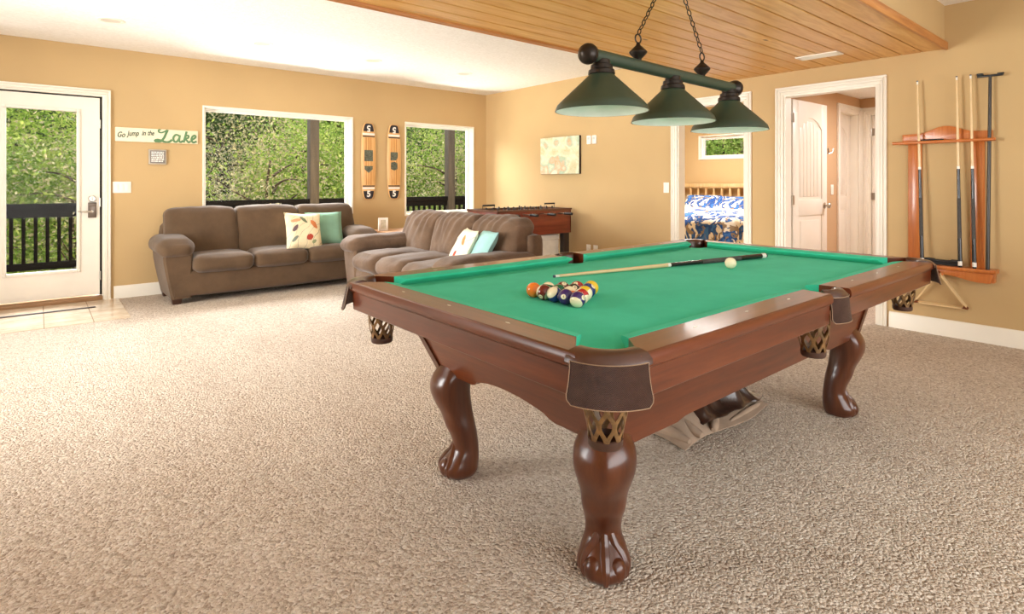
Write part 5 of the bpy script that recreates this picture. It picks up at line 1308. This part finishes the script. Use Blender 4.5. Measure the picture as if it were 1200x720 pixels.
for i, (x, y, lab) in enumerate([(0.48, 5.89, 'recessed ceiling light nearest the glazed door'), (1.71, 5.90, 'recessed ceiling light second from the glazed door'), (2.91, 5.91, 'recessed ceiling light third from the glazed door'), (4.145, 5.87, 'recessed ceiling light nearest the far corner')]):
    t = thing('recessed_light', lab, 'ceiling light', (x, y, HC), 0, 'recessed ceiling lights')
    mb = MB(); mb.lathe([(0.070, -0.001), (0.074, -0.006), (0.098, -0.004), (0.102, 0.0)], (0, 0, 0), 32); obj('trim_ring', mb, MAT['trim'], t)
    mb = MB(); mb.lathe([(0.072, -0.003), (0.045, -0.0015), (0.0, -0.001)], (0, 0, 0), 32); obj('lamp_face', mb, plain('lamp_face_grey', (214, 206, 190), 0.4), t)
vt = thing('air_vent', 'white slotted air vent in the wood plank soffit', 'vent', (4.93, 1.93, HS), 0)
mb = MB()
for a, b, c, d in wall_cells(-0.075, 0.075, -0.16, 0.16, [(-0.05, 0.05, -0.135, 0.135)]): mb.box(a, b, c, d, -0.008, 0.0)
obj('vent_frame', mb, MAT['trim'], vt); mb = MB(); mb.box(-0.05, 0.05, -0.135, 0.135, -0.002, 0.0); obj('backing', mb, MAT['black'], vt)
for k in range(5):
    mb = MB(); x = -0.04 + k * 0.02; mb.loft([[(x - 0.008, -0.135, -0.002), (x + 0.006, -0.135, -0.009), (x + 0.008, -0.135, -0.008), (x - 0.006, -0.135, -0.001)], [(x - 0.008, 0.135, -0.002), (x + 0.006, 0.135, -0.009), (x + 0.008, 0.135, -0.008), (x - 0.006, 0.135, -0.001)]]); obj('slat', mb, MAT['trim'], vt, 0)

# folded table cover under the pool table
cv = thing('table_cover', 'crumpled brown vinyl table cover on the carpet under the pool table', 'table cover', (2.62, 1.62, 0), 0)
def sheet(w, d, fn, nx, ny, th=0.004):
    vs = []; fs = []
    for s in (0, 1):
        for i in range(nx + 1):
            for j in range(ny + 1):
                u = i / nx; v = j / ny; p = Vector(fn(u, v)); vs.append((p.x, p.y, p.z + (0 if s else -th)))
    N = (nx + 1) * (ny + 1)
    for s in (0, 1):
        for i in range(nx):
            for j in range(ny):
                a = s * N + i * (ny + 1) + j; q = (a, a + ny + 1, a + ny + 2, a + 1); fs.append(q if s else q[::-1])
    bd = [i * (ny + 1) for i in range(nx + 1)] + [nx * (ny + 1) + j for j in range(1, ny + 1)] + [i * (ny + 1) + ny for i in range(nx - 1, -1, -1)] + [j for j in range(ny - 1, 0, -1)]
    for a, b in zip(bd, bd[1:] + bd[:1]): fs.append((a, b, N + b, N + a))
    mb = MB(); mb.add(vs, fs); return mb
def base_fn(u, v):
    x = -0.42 + 0.80 * u + 0.04 * math.sin(v * 4); y = -0.20 + 0.62 * v + 0.02 * math.sin(u * 7)
    roll = 0.045 * math.exp(-((u - 0.12) / 0.05) ** 2) + 0.045 * math.exp(-((u - 0.25) / 0.06) ** 2)
    edge = min(1, 6 * min(u, 1 - u, v, 1 - v) + 0.05)
    z = 0.012 + (0.022 + roll * (1 - 0.4 * v)) * edge + 0.018 * (noise.noise(Vector((x * 5, y * 5, 1))) + 0.5) * edge
    return (x, y, max(0.006, z))
fbk = sheet(0, 0, base_fn, 40, 26)
for x0, x1, y0, y1, rr in ((-0.36, -0.30, -0.185, 0.30, 0.030), (-0.27, -0.20, -0.195, 0.30, 0.036), (-0.17, 0.0, -0.185, -0.10, 0.026), (0.0, 0.33, -0.18, -0.165, 0.018)):
    q = catmull([(x0 + (x1 - x0) * k / 4 + random.uniform(-.008, .008), y0 + (y1 - y0) * k / 4, rr * 1.05 + random.uniform(-.004, .004)) for k in range(5)], 4)
    fbk.tube(q, [rr * max(0.06, math.sin(PI * min(1, max(0, i / (len(q) - 1))))) ** 0.35 for i in range(len(q))], 12)
obj('felt_backing', fbk, MAT['greywrap'], cv, 60)
def ridge(t): return 1 - abs(2 * ((t) % 1) - 1)
def crump_fn(u, v):
    x = -0.19 + 0.56 * u; y = -0.165 + 0.42 * v; e = min(1.0, 5 * min(u, 1 - u, v, 1 - v) + 0.02)
    q = Vector((x * 6.5 + 3, y * 5.0 + x * 3, 0)); k = 1 - abs(noise.noise(q)) * 2.2; k2 = 1 - abs(noise.noise(q * 2.1 + Vector((7, 3, 0)))) * 2
    peak = 0.14 * math.exp(-((x - 0.13) / 0.075) ** 2 - ((y + 0.06) / 0.10) ** 2) + 0.07 * math.exp(-((x + 0.06) / 0.10) ** 2 - ((y + 0.06) / 0.10) ** 2) + 0.05 * math.exp(-((x - 0.28) / 0.08) ** 2 - ((y + 0.06) / 0.10) ** 2)
    return (x + 0.03 * noise.noise(q * 1.3 + Vector((1, 9, 2))) , y + 0.03 * noise.noise(q * 1.3 + Vector((5, 2, 8))), max(0.035, 0.05 + e * (peak * (0.5 + 0.65 * k) + 0.055 * k + 0.03 * k2)))
obj('vinyl_cover', sheet(0, 0, crump_fn, 60, 48), MAT['vinylbrown'], cv, 50)
